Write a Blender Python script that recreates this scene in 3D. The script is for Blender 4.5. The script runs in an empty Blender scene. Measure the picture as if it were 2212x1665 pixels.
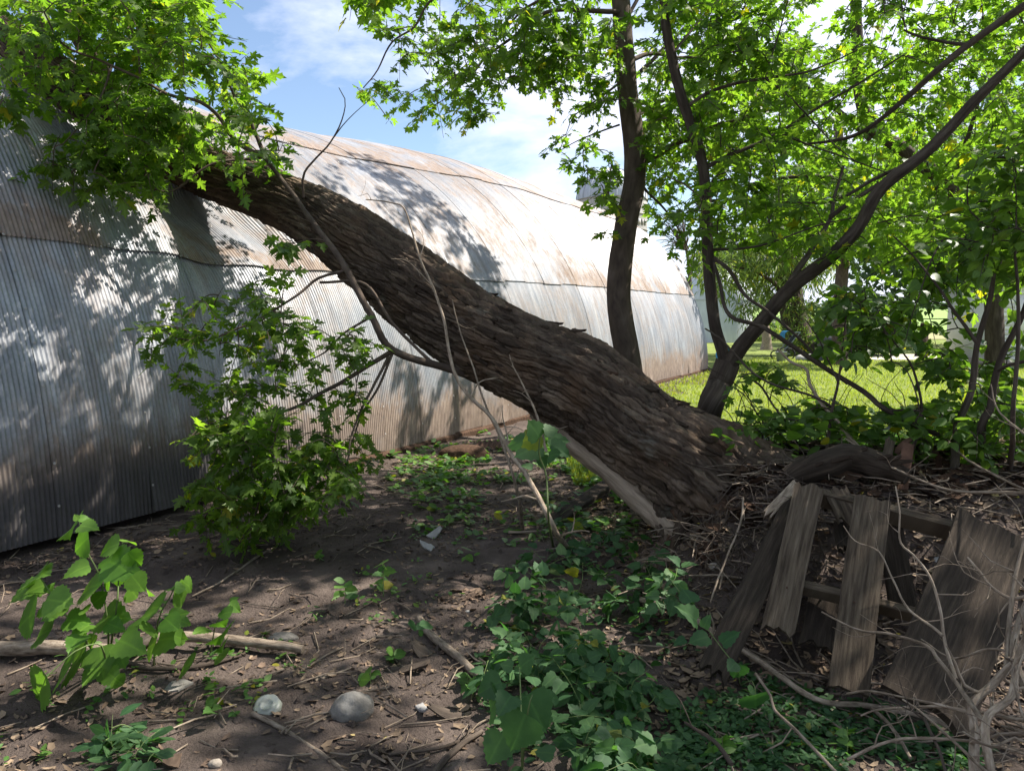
import bpy, math, random
import numpy as np
from mathutils import Matrix, Vector

rng = np.random.default_rng(11)
random.seed(11)
sc = bpy.context.scene
COL = sc.collection

# ------------------------------------------------------------------ camera, sky, sun, exposure
PITCH = math.radians(5.2)
CAMZ = 1.6
F_PX, CX, CY = 1640.0, 1106.0, 832.5          # focal length and centre for a 2212 px wide picture
cam_d = bpy.data.cameras.new('camera')
cam = bpy.data.objects.new('camera', cam_d)
COL.objects.link(cam)
cam.location = (0, 0, CAMZ)
cam.rotation_euler = (math.pi / 2 - PITCH, 0, 0)
cam_d.sensor_width = 36.0
cam_d.lens = 36.0 * F_PX / 2212.0
cam_d.clip_start = 0.05
cam_d.clip_end = 6000
sc.camera = cam

SUN_AZ, SUN_EL = math.radians(72), math.radians(50)     # azimuth from +Y towards +X
LSUN = np.array([math.cos(SUN_EL) * math.sin(SUN_AZ), math.cos(SUN_EL) * math.cos(SUN_AZ), math.sin(SUN_EL)])
sun_d = bpy.data.lights.new('sun', 'SUN')
sun = bpy.data.objects.new('sun', sun_d)
COL.objects.link(sun)
sun_d.energy = 5.0
sun_d.angle = math.radians(0.53)
sun_d.color = (1.0, 0.94, 0.85)
sun.rotation_euler = Vector(LSUN.tolist()).to_track_quat('Z', 'Y').to_euler()

world = bpy.data.worlds.new('World')
sc.world = world
world.use_nodes = True
wn, wl = world.node_tree.nodes, world.node_tree.links
wn.clear()
w_out = wn.new('ShaderNodeOutputWorld')
w_bg = wn.new('ShaderNodeBackground')
w_bg.inputs['Strength'].default_value = 0.08
w_sky = wn.new('ShaderNodeTexSky')
w_sky.sky_type = 'NISHITA'
w_sky.sun_disc = False
w_sky.sun_elevation = SUN_EL
w_sky.sun_rotation = SUN_AZ
w_sky.altitude = 200
w_sky.air_density = 1.0
w_sky.dust_density = 0.25
w_sky.ozone_density = 2.0
w_tc = wn.new('ShaderNodeTexCoord')
w_map = wn.new('ShaderNodeMapping')
w_map.inputs['Location'].default_value = (0.35, 0.1, 0.62)
w_map.inputs['Scale'].default_value = (1.0, 1.0, 2.3)
w_n = wn.new('ShaderNodeTexNoise')
w_n.inputs['Scale'].default_value = 2.6
w_n.inputs['Detail'].default_value = 9
w_n.inputs['Roughness'].default_value = 0.56
w_n.inputs['Distortion'].default_value = 0.25
w_r = wn.new('ShaderNodeValToRGB')
w_r.color_ramp.elements[0].position = 0.43
w_r.color_ramp.elements[0].color = (0.05, 0.05, 0.05, 1)
w_r.color_ramp.elements[1].position = 0.57
w_r.color_ramp.elements[1].color = (0.95, 0.95, 0.95, 1)
w_mix = wn.new('ShaderNodeMix')
w_mix.data_type = 'RGBA'
w_mix.inputs[7].default_value = (6.0, 6.3, 7.6, 1)       # sunlit cloud
wl.new(w_tc.outputs['Generated'], w_map.inputs['Vector'])
wl.new(w_map.outputs[0], w_n.inputs['Vector'])
wl.new(w_n.outputs['Fac'], w_r.inputs['Fac'])
wl.new(w_r.outputs['Color'], w_mix.inputs[0])
wl.new(w_sky.outputs[0], w_mix.inputs[6])
wl.new(w_mix.outputs[2], w_bg.inputs['Color'])
wl.new(w_bg.outputs[0], w_out.inputs['Surface'])

sc.view_settings.view_transform = 'Standard'
sc.view_settings.look = 'None'
sc.view_settings.exposure = 1.32
sc.view_settings.gamma = 1.0
sc.view_settings.use_curve_mapping = False
sc.render.engine = 'CYCLES'
cy = sc.cycles
cy.max_bounces = 7
cy.diffuse_bounces = 4
cy.glossy_bounces = 2
cy.transmission_bounces = 4
cy.transparent_max_bounces = 4
cy.caustics_reflective = False
cy.caustics_refractive = False
cy.sample_clamp_indirect = 8.0


# ------------------------------------------------------------------ maths
def sstep(a, b, x):
    t = np.clip((np.asarray(x, float) - a) / (b - a), 0, 1)
    return t * t * (3 - 2 * t)


def _h(i, j, k, seed):
    n = (i.astype(np.int64) * 374761393 + j.astype(np.int64) * 668265263 + k.astype(np.int64) * 2147483647 + seed * 1274126177) & 0xffffffff
    n = ((n ^ (n >> 13)) * 1274126177) & 0xffffffff
    n = (n ^ (n >> 16)) & 0xffffffff
    return n.astype(float) / 4294967295.0


def vnoise(p, seed=0):
    p = np.atleast_2d(np.asarray(p, float))
    if p.shape[1] == 2:
        p = np.column_stack([p, np.zeros(len(p))])
    i = np.floor(p).astype(np.int64)
    f = p - i
    f = f * f * (3 - 2 * f)
    out = np.zeros(len(p))
    for dx in (0, 1):
        for dy in (0, 1):
            for dz in (0, 1):
                w = (f[:, 0] if dx else 1 - f[:, 0]) * (f[:, 1] if dy else 1 - f[:, 1]) * (f[:, 2] if dz else 1 - f[:, 2])
                out += w * _h(i[:, 0] + dx, i[:, 1] + dy, i[:, 2] + dz, seed)
    return out * 2 - 1


def fbm(p, seed=0, oct=4, rough=0.5):
    p = np.atleast_2d(np.asarray(p, float))
    a, s, o = 1.0, 0.0, np.zeros(len(p))
    for k in range(oct):
        o += a * vnoise(p * 2 ** k, seed + k * 7)
        s += a
        a *= rough
    return o / s


def norm(v):
    v = np.asarray(v, float)
    return v / np.maximum(np.linalg.norm(v, axis=-1, keepdims=True), 1e-9)


CP, SP = math.cos(PITCH), math.sin(PITCH)


def P(x, y, d):
    """The world point seen at (x, y) of the photograph (2212 px wide) at depth d metres."""
    x, y, d = np.asarray(x, float), np.asarray(y, float), np.asarray(d, float)
    xc, yc = (x - CX) / F_PX * d, -(y - CY) / F_PX * d
    return np.stack([xc + 0 * d, d * CP + yc * SP, CAMZ - d * SP + yc * CP], -1)


def project(w):
    w = np.atleast_2d(w) - np.array([0, 0, CAMZ])
    d = w[:, 1] * CP - w[:, 2] * SP
    up = w[:, 1] * SP + w[:, 2] * CP
    d = np.where(d > 0.05, d, 0.05)
    return CX + w[:, 0] / d * F_PX, CY - up / d * F_PX, d


def mound(x, y):
    return 0.72 * sstep(0.72, 1.7, x + 0.18 * np.sin(y * 1.9)) * sstep(3.05, 4.15, y) * (1 - sstep(4.9, 6.6, y))


def hz(x, y):
    x, y = np.asarray(x, float), np.asarray(y, float)
    sh = x.shape
    q = np.column_stack([x.ravel(), y.ravel()])
    near = 1 - sstep(12, 20, np.hypot(q[:, 0], q[:, 1]))
    b = 0.035 * fbm(q * 0.9, 3, 3) + 0.03 * fbm(q * 4.5, 5, 3) * (1 + 2.2 * sstep(0.2, 0.6, mound(q[:, 0], q[:, 1])))
    return mound(x, y) + (b * near).reshape(sh)


def gdepth(x, y):
    """Depth at which the view through (x, y) meets the ground."""
    x, y = np.atleast_1d(np.asarray(x, float)), np.atleast_1d(np.asarray(y, float))
    x, y = np.broadcast_arrays(x, y)
    out = np.full(x.shape, 60.0)
    done = np.zeros(x.shape, bool)
    for d in np.concatenate([np.arange(1.6, 9, 0.04), np.arange(9, 60, 0.4)]):
        w = P(x, y, np.full(x.shape, d))
        hit = (~done) & (w[..., 2] < hz(w[..., 0], w[..., 1]))
        out[hit] = d
        done |= hit
        if done.all():
            break
    return out


def G(x, y, lift=0.0):
    """Ground point seen at (x, y)."""
    d = gdepth(x, y)
    w = P(np.atleast_1d(x), np.atleast_1d(y), d)
    w[:, 2] += lift
    return w[0] if np.isscalar(x) else w


# ------------------------------------------------------------------ mesh helpers
class MB:
    def __init__(self):
        self.v, self.f, self.uv, self.n = [], {3: [], 4: []}, [], 0

    def add(self, v, f, uv=None):
        v = np.asarray(v, float).reshape(-1, 3)
        f = np.asarray(f, np.int64)
        if f.size:
            self.f[f.shape[1]].append(f + self.n)
        self.v.append(v)
        self.uv.append(np.zeros((len(v), 3)) if uv is None else uv)
        self.n += len(v)

    def grid(self, V, uv=None):
        """V: (rows, cols, 3)"""
        r, c = V.shape[:2]
        i = np.arange(r * c).reshape(r, c)
        f = np.stack([i[:-1, :-1], i[:-1, 1:], i[1:, 1:], i[1:, :-1]], -1).reshape(-1, 4)
        self.add(V.reshape(-1, 3), f, None if uv is None else uv.reshape(-1, 3))

    def tube(self, pts, radii, segs=8, bump=0.0, seed=0, cap=True):
        pts = np.asarray(pts, float)
        n = len(pts)
        radii = np.broadcast_to(np.asarray(radii, float), (n,))
        t = norm(np.gradient(pts, axis=0))
        up = np.array([0, 0, 1.0]) if abs(t[0, 2]) < 0.9 else np.array([1.0, 0, 0])
        a = np.zeros((n, 3))
        prev = norm(up - t[0] * (up @ t[0]))
        for i in range(n):
            prev = norm(prev - t[i] * (prev @ t[i]))
            a[i] = prev
        b = np.cross(t, a)
        ang = np.linspace(0, 2 * math.pi, segs + 1)
        ring = a[:, None, :] * np.cos(ang)[None, :, None] + b[:, None, :] * np.sin(ang)[None, :, None]
        L = np.concatenate([[0], np.cumsum(np.linalg.norm(np.diff(pts, axis=0), axis=1))])
        rr = np.repeat(radii[:, None], segs + 1, 1)
        if bump:
            q = np.stack([np.cos(ang)[None] * 1.3 + 0 * L[:, None], np.sin(ang)[None] * 1.3 + 0 * L[:, None], L[:, None] / np.maximum(rr, .004) * .35 + 0 * ang[None]], -1)
            rr = rr * (1 + bump * fbm(q.reshape(-1, 3), seed, 3).reshape(rr.shape))
        V = pts[:, None, :] + ring * rr[..., None]
        uv = np.stack([ang[None] * rr.mean() + 0 * L[:, None], L[:, None] + 0 * ang[None], 0 * rr + seed * 1.7], -1)
        self.grid(V, uv)
        if cap:
            for e in (0, n - 1):
                base = self.n
                self.add(np.vstack([V[e, :-1], pts[e][None]]), np.array([[k, (k + 1) % segs, segs] if e else [(k + 1) % segs, k, segs] for k in range(segs)]), np.vstack([uv[e, :-1], uv[e, :1]]))

    def box(self, c, s, R=None):
        c, s = np.asarray(c, float), np.asarray(s, float) / 2
        v = np.array([[x, y, z] for x in (-1, 1) for y in (-1, 1) for z in (-1, 1)], float) * s
        if R is not None:
            v = v @ np.asarray(R).T
        self.add(v + c, [[0, 1, 3, 2], [4, 6, 7, 5], [0, 4, 5, 1], [2, 3, 7, 6], [0, 2, 6, 4], [1, 5, 7, 3]], v)

    def lathe(self, prof, c=(0, 0, 0), segs=24):
        prof = np.asarray(prof, float)
        a = np.linspace(0, 2 * math.pi, segs + 1)
        V = np.stack([prof[:, :1] * np.cos(a), prof[:, :1] * np.sin(a), prof[:, 1:] + 0 * a], -1) + np.asarray(c, float)
        uv = np.stack([a[None] + 0 * prof[:, :1], prof[:, 1:] + 0 * a, 0 * prof[:, :1] + 0 * a], -1)
        self.grid(V, uv)

    def mesh(self, name, mat, smooth=True):
        me = bpy.data.meshes.new(name)
        v = np.concatenate(self.v) if self.v else np.zeros((0, 3))
        f3 = np.concatenate(self.f[3]) if self.f[3] else np.zeros((0, 3), np.int64)
        f4 = np.concatenate(self.f[4]) if self.f[4] else np.zeros((0, 4), np.int64)
        me.vertices.add(len(v))
        me.vertices.foreach_set('co', v.astype(np.float32).ravel())
        me.loops.add(f3.size + f4.size)
        me.loops.foreach_set('vertex_index', np.concatenate([f3.ravel(), f4.ravel()]).astype(np.int32))
        me.polygons.add(len(f3) + len(f4))
        st = np.concatenate([np.arange(len(f3)) * 3, f3.size + np.arange(len(f4)) * 4])
        me.polygons.foreach_set('loop_start', st.astype(np.int32))
        me.polygons.foreach_set('use_smooth', np.full(len(st), smooth))
        at = me.attributes.new('tuv', 'FLOAT_VECTOR', 'POINT')
        at.data.foreach_set('vector', np.concatenate(self.uv).astype(np.float32).ravel())
        me.materials.append(mat)
        me.update(calc_edges=True)
        return me


def tag(o, label=None, cat=None, group=None, kind=None):
    for k, v in (('label', label), ('category', cat), ('group', group), ('kind', kind)):
        if v:
            o[k] = v
    return o


def put(name, mb, mat, parent=None, smooth=True, label=None, cat=None, group=None, kind=None):
    """Links a builder's shape as ONE object; a child's mesh is stored relative to its parent's place."""
    me = mb.mesh(name, mat, smooth) if isinstance(mb, MB) else mb
    o = bpy.data.objects.new(name, me)
    COL.objects.link(o)
    if parent is not None:
        o.parent = parent
        o.matrix_parent_inverse = Matrix.Translation(-WPOS[parent.name])
        if parent.parent is None:
            pass
    WPOS[o.name] = WPOS[parent.name] if parent is not None else Vector((0, 0, 0))
    return tag(o, label, cat, group, kind)


WPOS = {}


def thing(name, loc, label, cat, group=None):
    o = bpy.data.objects.new(name, None)
    o.empty_display_size = 0.2
    COL.objects.link(o)
    o.location = [float(c) for c in loc]
    WPOS[o.name] = Vector([float(c) for c in loc])
    return tag(o, label, cat, group)


def smooth_path(pts, step=0.05, wob=0.0, seed=0):
    pts = np.asarray(pts, float)
    if len(pts) == 2:
        pts = np.vstack([pts[0], pts.mean(0), pts[1]])
    ext = np.vstack([2 * pts[0] - pts[1], pts, 2 * pts[-1] - pts[-2]])
    out = []
    for i in range(1, len(ext) - 2):
        p0, p1, p2, p3 = ext[i - 1:i + 3]
        n = max(2, int(np.linalg.norm(p2 - p1) / step))
        t = np.linspace(0, 1, n, endpoint=False)[:, None]
        out.append(0.5 * (2 * p1 + (p2 - p0) * t + (2 * p0 - 5 * p1 + 4 * p2 - p3) * t ** 2 + (3 * p1 - p0 - 3 * p2 + p3) * t ** 3))
    out = np.vstack(out + [pts[-1:]])
    if wob:
        s = np.arange(len(out))[:, None] * step
        q = np.hstack([s * 4, s * 0, s * 0])
        w = np.stack([fbm(q + 17.3 * k + seed * 3.1, 40 + k, 3) for k in range(3)], -1)
        fade = np.minimum(1, np.minimum(np.arange(len(out)), np.arange(len(out))[::-1]) / 3)[:, None]
        out = out + w * wob * fade
    return out


# ------------------------------------------------------------------ materials
MATS = {}


def new_mat(name):
    m = bpy.data.materials.new(name)
    m.use_nodes = True
    nt = m.node_tree
    nt.nodes.clear()
    out = nt.nodes.new('ShaderNodeOutputMaterial')
    MATS[name] = m
    return m, nt, out


def nd(nt, typ, **kw):
    n = nt.nodes.new(typ)
    for k, v in kw.items():
        if k in n.inputs:
            n.inputs[k].default_value = v
        else:
            setattr(n, k, v)
    return n


def ramp(nt, src, stops):
    r = nt.nodes.new('ShaderNodeValToRGB')
    e = r.color_ramp.elements
    while len(e) < len(stops):
        e.new(0.5)
    for i, (p, c) in enumerate(stops):
        e[i].position = p
        e[i].color = (*c, 1) if len(c) == 3 else c
    nt.links.new(src, r.inputs['Fac'])
    return r.outputs['Color']


def mixc(nt, fac, a, b, blend='MIX'):
    m = nt.nodes.new('ShaderNodeMix')
    m.data_type = 'RGBA'
    m.blend_type = blend
    for i, s in ((0, fac), (6, a), (7, b)):
        if hasattr(s, 'is_output'):
            nt.links.new(s, m.inputs[i])
        elif i == 0:
            m.inputs[0].default_value = s
        else:
            m.inputs[i].default_value = (*s, 1)
    return m.outputs[2]


def coords(nt, use, scale):
    if use == 'tuv':
        a = nd(nt, 'ShaderNodeAttribute', attribute_name='tuv')
        src = a.outputs['Vector']
    else:
        a = nt.nodes.new('ShaderNodeNewGeometry')
        src = a.outputs['Position']
    mp = nt.nodes.new('ShaderNodeMapping')
    mp.inputs['Scale'].default_value = scale
    nt.links.new(src, mp.inputs['Vector'])
    return mp.outputs[0]


def noise(nt, vec, scale, detail=5, rough=0.55, dist=0.0):
    n = nd(nt, 'ShaderNodeTexNoise', Scale=scale, Detail=detail, Roughness=rough, Distortion=dist)
    nt.links.new(vec, n.inputs['Vector'])
    return n.outputs['Fac']


def simple(name, stops, use='pos', scale=(1, 1, 1), ns=8.0, rough=0.85, bump=0.3, bscale=40.0, metallic=0.0, detail=6, bdist=0.01, spec=0.3):
    m, nt, out = new_mat(name)
    vec = coords(nt, use, scale)
    c = ramp(nt, noise(nt, vec, ns, detail, 0.6, 0.3), stops)
    oi = nd(nt, 'ShaderNodeObjectInfo')
    v = nd(nt, 'ShaderNodeMapRange')
    v.inputs['To Min'].default_value = 0.8
    v.inputs['To Max'].default_value = 1.2
    nt.links.new(oi.outputs['Random'], v.inputs['Value'])
    c = mixc(nt, 1.0, c, v.outputs[0], 'MULTIPLY')
    b = nd(nt, 'ShaderNodeBsdfPrincipled', Roughness=rough, Metallic=metallic)
    b.inputs['Specular IOR Level'].default_value = spec
    nt.links.new(c, b.inputs['Base Color'])
    if bump:
        bp = nd(nt, 'ShaderNodeBump', Strength=bump, Distance=bdist)
        nt.links.new(noise(nt, vec, bscale, 6, 0.65), bp.inputs['Height'])
        nt.links.new(bp.outputs[0], b.inputs['Normal'])
    nt.links.new(b.outputs[0], out.inputs['Surface'])
    return m


def leaf_mat(name, dark, light, trans, tmix=0.45, rough=0.45, yellow=0.03):
    m, nt, out = new_mat(name)
    geo = nt.nodes.new('ShaderNodeNewGeometry')
    oi = nd(nt, 'ShaderNodeObjectInfo')
    ad = nd(nt, 'ShaderNodeMath', operation='ADD')
    nt.links.new(geo.outputs['Random Per Island'], ad.inputs[0])
    nt.links.new(oi.outputs['Random'], ad.inputs[1])
    fr = nd(nt, 'ShaderNodeMath', operation='FRACT')
    nt.links.new(ad.outputs[0], fr.inputs[0])
    c = ramp(nt, fr.outputs[0], [(0, dark), (0.55, [(a + b) / 2 for a, b in zip(dark, light)]), (1 - yellow - 0.02, light), (1 - yellow * 0.5, (0.22, 0.2, 0.02))])
    at = coords(nt, 'tuv', (1, 1, 1))
    sx = nt.nodes.new('ShaderNodeSeparateXYZ')
    nt.links.new(at, sx.inputs[0])
    ab = nd(nt, 'ShaderNodeMath', operation='ABSOLUTE')
    nt.links.new(sx.outputs[0], ab.inputs[0])
    vein = ramp(nt, ab.outputs[0], [(0.0, (1.35, 1.3, 1.2)), (0.05, (1, 1, 1))])
    blot = ramp(nt, noise(nt, at, 3.5, 3), [(0.3, (0.82, 0.85, 0.8)), (0.7, (1.12, 1.08, 1.0))])
    c = mixc(nt, 1.0, c, vein, 'MULTIPLY')
    c = mixc(nt, 1.0, c, blot, 'MULTIPLY')
    b = nd(nt, 'ShaderNodeBsdfPrincipled', Roughness=rough)
    b.inputs['Specular IOR Level'].default_value = 0.28
    nt.links.new(c, b.inputs['Base Color'])
    tr = nt.nodes.new('ShaderNodeBsdfTranslucent')
    tc = mixc(nt, 1.0, c, trans, 'MULTIPLY')
    nt.links.new(tc, tr.inputs['Color'])
    mx = nd(nt, 'ShaderNodeMixShader')
    mx.inputs[0].default_value = tmix
    nt.links.new(b.outputs[0], mx.inputs[1])
    nt.links.new(tr.outputs[0], mx.inputs[2])
    nt.links.new(mx.outputs[0], out.inputs['Surface'])
    return m


M_MAPLE = leaf_mat('maple_leaf', (0.055, 0.105, 0.022), (0.115, 0.175, 0.035), (2.7, 3.05, 0.85), 0.54, 0.45, 0.015)
M_HEART = leaf_mat('heart_leaf', (0.032, 0.085, 0.035), (0.07, 0.14, 0.055), (2.0, 2.5, 0.9), 0.38, 0.6, 0.008)
M_SHRUB = leaf_mat('shrub_leaf', (0.045, 0.095, 0.02), (0.09, 0.16, 0.035), (2.8, 2.8, 0.9), 0.45, 0.4, 0.01)
M_NETTLE = leaf_mat('nettle_leaf', (0.075, 0.17, 0.025), (0.13, 0.24, 0.04), (2.0, 2.2, 0.9), 0.42, 0.5, 0.01)
M_COVER = leaf_mat('cover_leaf', (0.05, 0.12, 0.03), (0.11, 0.2, 0.04), (2.0, 2.4, 0.9), 0.35, 0.5)
M_GRASS = leaf_mat('grass_blade', (0.12, 0.17, 0.035), (0.22, 0.26, 0.06), (1.8, 1.9, 0.8), 0.4, 0.6, 0.02)
M_WILLOW = leaf_mat('willow_leaf', (0.07, 0.12, 0.04), (0.14, 0.19, 0.06), (1.9, 2.0, 0.9), 0.4, 0.5)
M_DRY = simple('dry_leaf', [(0.25, (0.05, 0.032, 0.022)), (0.5, (0.12, 0.08, 0.055)), (0.8, (0.25, 0.18, 0.12))], ns=14, bump=0)
M_SOIL = simple('soil', [(0.3, (0.044, 0.033, 0.028)), (0.55, (0.10, 0.077, 0.065)), (0.8, (0.21, 0.165, 0.137))], ns=2.6, bump=0.9, bscale=55, rough=0.95, detail=10, bdist=0.03, spec=0.15)
M_BARK = simple('grey_bark', [(0.25, (0.035, 0.026, 0.02)), (0.5, (0.075, 0.058, 0.046)), (0.8, (0.15, 0.125, 0.10))], 'tuv', (22, 3.2, 1), 1.6, 0.95, 0.9, 9, spec=0.15, bdist=0.012)
M_SMOOTHBARK = simple('young_bark', [(0.25, (0.05, 0.036, 0.028)), (0.55, (0.105, 0.078, 0.06)), (0.85, (0.17, 0.135, 0.11))], 'tuv', (14, 4, 1), 1.6, 0.9, 0.7, 9, spec=0.2, bdist=0.008)
M_DEAD = simple('dead_branch', [(0.3, (0.10, 0.074, 0.052)), (0.5, (0.25, 0.195, 0.145)), (0.75, (0.42, 0.35, 0.275))], 'tuv', (34, 9, 1), 2.0, 0.85, 0.5, 12, spec=0.2)
M_DEADDARK = simple('dark_dead_branch', [(0.25, (0.045, 0.034, 0.027)), (0.55, (0.09, 0.07, 0.055)), (0.85, (0.15, 0.12, 0.10))], 'tuv', (30, 5, 1), 2.0, 0.9, 0.5, 12, spec=0.15)
M_BARE = simple('bare_wood', [(0.28, (0.075, 0.055, 0.04)), (0.42, (0.2, 0.155, 0.115)), (0.6, (0.3, 0.24, 0.18)), (0.85, (0.42, 0.35, 0.27))], 'tuv', (16, 1.3, 1), 2.2, 0.75, 0.9, 7, spec=0.25)
M_ROT = simple('rotten_wood', [(0.25, (0.03, 0.02, 0.014)), (0.5, (0.075, 0.045, 0.03)), (0.8, (0.15, 0.09, 0.06))], 'pos', (4, 4, 1), 9, 0.95, 0.9, 40, spec=0.1)
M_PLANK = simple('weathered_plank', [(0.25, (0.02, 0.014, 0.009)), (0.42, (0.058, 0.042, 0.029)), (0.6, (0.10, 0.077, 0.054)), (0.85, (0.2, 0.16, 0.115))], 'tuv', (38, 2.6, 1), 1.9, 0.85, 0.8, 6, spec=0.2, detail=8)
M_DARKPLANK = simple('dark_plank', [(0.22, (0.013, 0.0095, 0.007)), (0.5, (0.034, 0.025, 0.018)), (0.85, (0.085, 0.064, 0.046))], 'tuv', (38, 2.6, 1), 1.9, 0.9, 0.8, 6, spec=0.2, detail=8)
M_ROCK = simple('grey_rock', [(0.25, (0.09, 0.083, 0.074)), (0.5, (0.17, 0.157, 0.14)), (0.8, (0.27, 0.255, 0.23))], ns=16, bump=0.6, bscale=60, rough=0.9)
M_PALE = simple('pale_stone', [(0.25, (0.22, 0.21, 0.2)), (0.8, (0.42, 0.4, 0.375))], ns=14, bump=0.4, bscale=50)
M_CONC = simple('concrete', [(0.25, (0.16, 0.135, 0.11)), (0.5, (0.28, 0.24, 0.2)), (0.8, (0.4, 0.36, 0.31))], ns=4, bump=0.6, bscale=30, rough=0.95)
M_WIRE = simple('rusty_wire', [(0.3, (0.03, 0.02, 0.016)), (0.8, (0.09, 0.06, 0.045))], ns=30, bump=0, metallic=0.3, rough=0.7)
M_RUST = simple('rusty_iron', [(0.25, (0.05, 0.028, 0.02)), (0.8, (0.16, 0.085, 0.055))], ns=15, bump=0.5, metallic=0.2, rough=0.85)
M_STEM = simple('green_stem', [(0.3, (0.08, 0.13, 0.035)), (0.8, (0.16, 0.2, 0.07))], ns=12, bump=0, rough=0.6)
M_LAWN = simple('lawn_turf', [(0.25, (0.13, 0.175, 0.04)), (0.5, (0.19, 0.235, 0.06)), (0.8, (0.26, 0.29, 0.09))], ns=0.8, bump=0.9, bscale=30, rough=0.9, detail=9, bdist=0.05, spec=0.1)
M_FIELD = simple('crop_field', [(0.25, (0.12, 0.2, 0.05)), (0.5, (0.18, 0.26, 0.08)), (0.8, (0.26, 0.31, 0.12))], 'pos', (0.02, 0.3, 1), 1.0, 0.95, 0, spec=0.1)
M_TAN = simple('stubble_field', [(0.25, (0.27, 0.26, 0.12)), (0.8, (0.4, 0.37, 0.2))], 'pos', (0.05, 0.4, 1), 1.0, 0.95, 0, spec=0.1)
M_GRAVEL = simple('pale_gravel', [(0.25, (0.42, 0.38, 0.32)), (0.8, (0.6, 0.55, 0.48))], ns=3, bump=0.4, bscale=30)
M_FAR = leaf_mat('far_leaf', (0.05, 0.09, 0.05), (0.085, 0.13, 0.07), (1.6, 1.7, 1.0), 0.3, 0.7, 0.0)
M_SILO = simple('silo_concrete', [(0.25, (0.25, 0.24, 0.22)), (0.5, (0.36, 0.345, 0.32)), (0.8, (0.48, 0.46, 0.43))], 'tuv', (6, 0.6, 1), 2, 0.9, 0.3, 8)
M_SILODOME = simple('silo_dome', [(0.25, (0.38, 0.41, 0.44)), (0.8, (0.55, 0.58, 0.6))], 'tuv', (4, 0.5, 1), 2, 0.6, 0.2, 8, metallic=0.15)
M_SIDING = simple('white_siding', [(0.25, (0.7, 0.7, 0.68)), (0.8, (0.8, 0.8, 0.78))], ns=2, bump=0, rough=0.6)
M_GLASSDARK = simple('dark_window', [(0.3, (0.02, 0.025, 0.03)), (0.8, (0.04, 0.05, 0.055))], ns=1, bump=0, rough=0.08, spec=0.6)
M_BLUE = simple('blue_fabric', [(0.3, (0.02, 0.16, 0.34)), (0.8, (0.03, 0.24, 0.45))], ns=5, bump=0, rough=0.7)
M_BLACK = simple('black_fabric', [(0.3, (0.012, 0.012, 0.014)), (0.8, (0.03, 0.03, 0.034))], ns=5, bump=0, rough=0.7)
M_GREY = simple('grey_plastic', [(0.3, (0.2, 0.23, 0.25)), (0.8, (0.3, 0.33, 0.35))], ns=3, bump=0, rough=0.5)
M_ROOF = simple('roof_shingle', [(0.3, (0.09, 0.09, 0.1)), (0.8, (0.16, 0.16, 0.17))], ns=6, bump=0.3)


def clear_plastic():
    m, nt, out = new_mat('cloudy_plastic')
    b = nd(nt, 'ShaderNodeBsdfPrincipled', Roughness=0.45)
    b.inputs['Base Color'].default_value = (0.26, 0.27, 0.23, 1)
    b.inputs['Transmission Weight'].default_value = 0.2
    nt.links.new(b.outputs[0], out.inputs['Surface'])
    return m


M_PLASTIC = clear_plastic()


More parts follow.
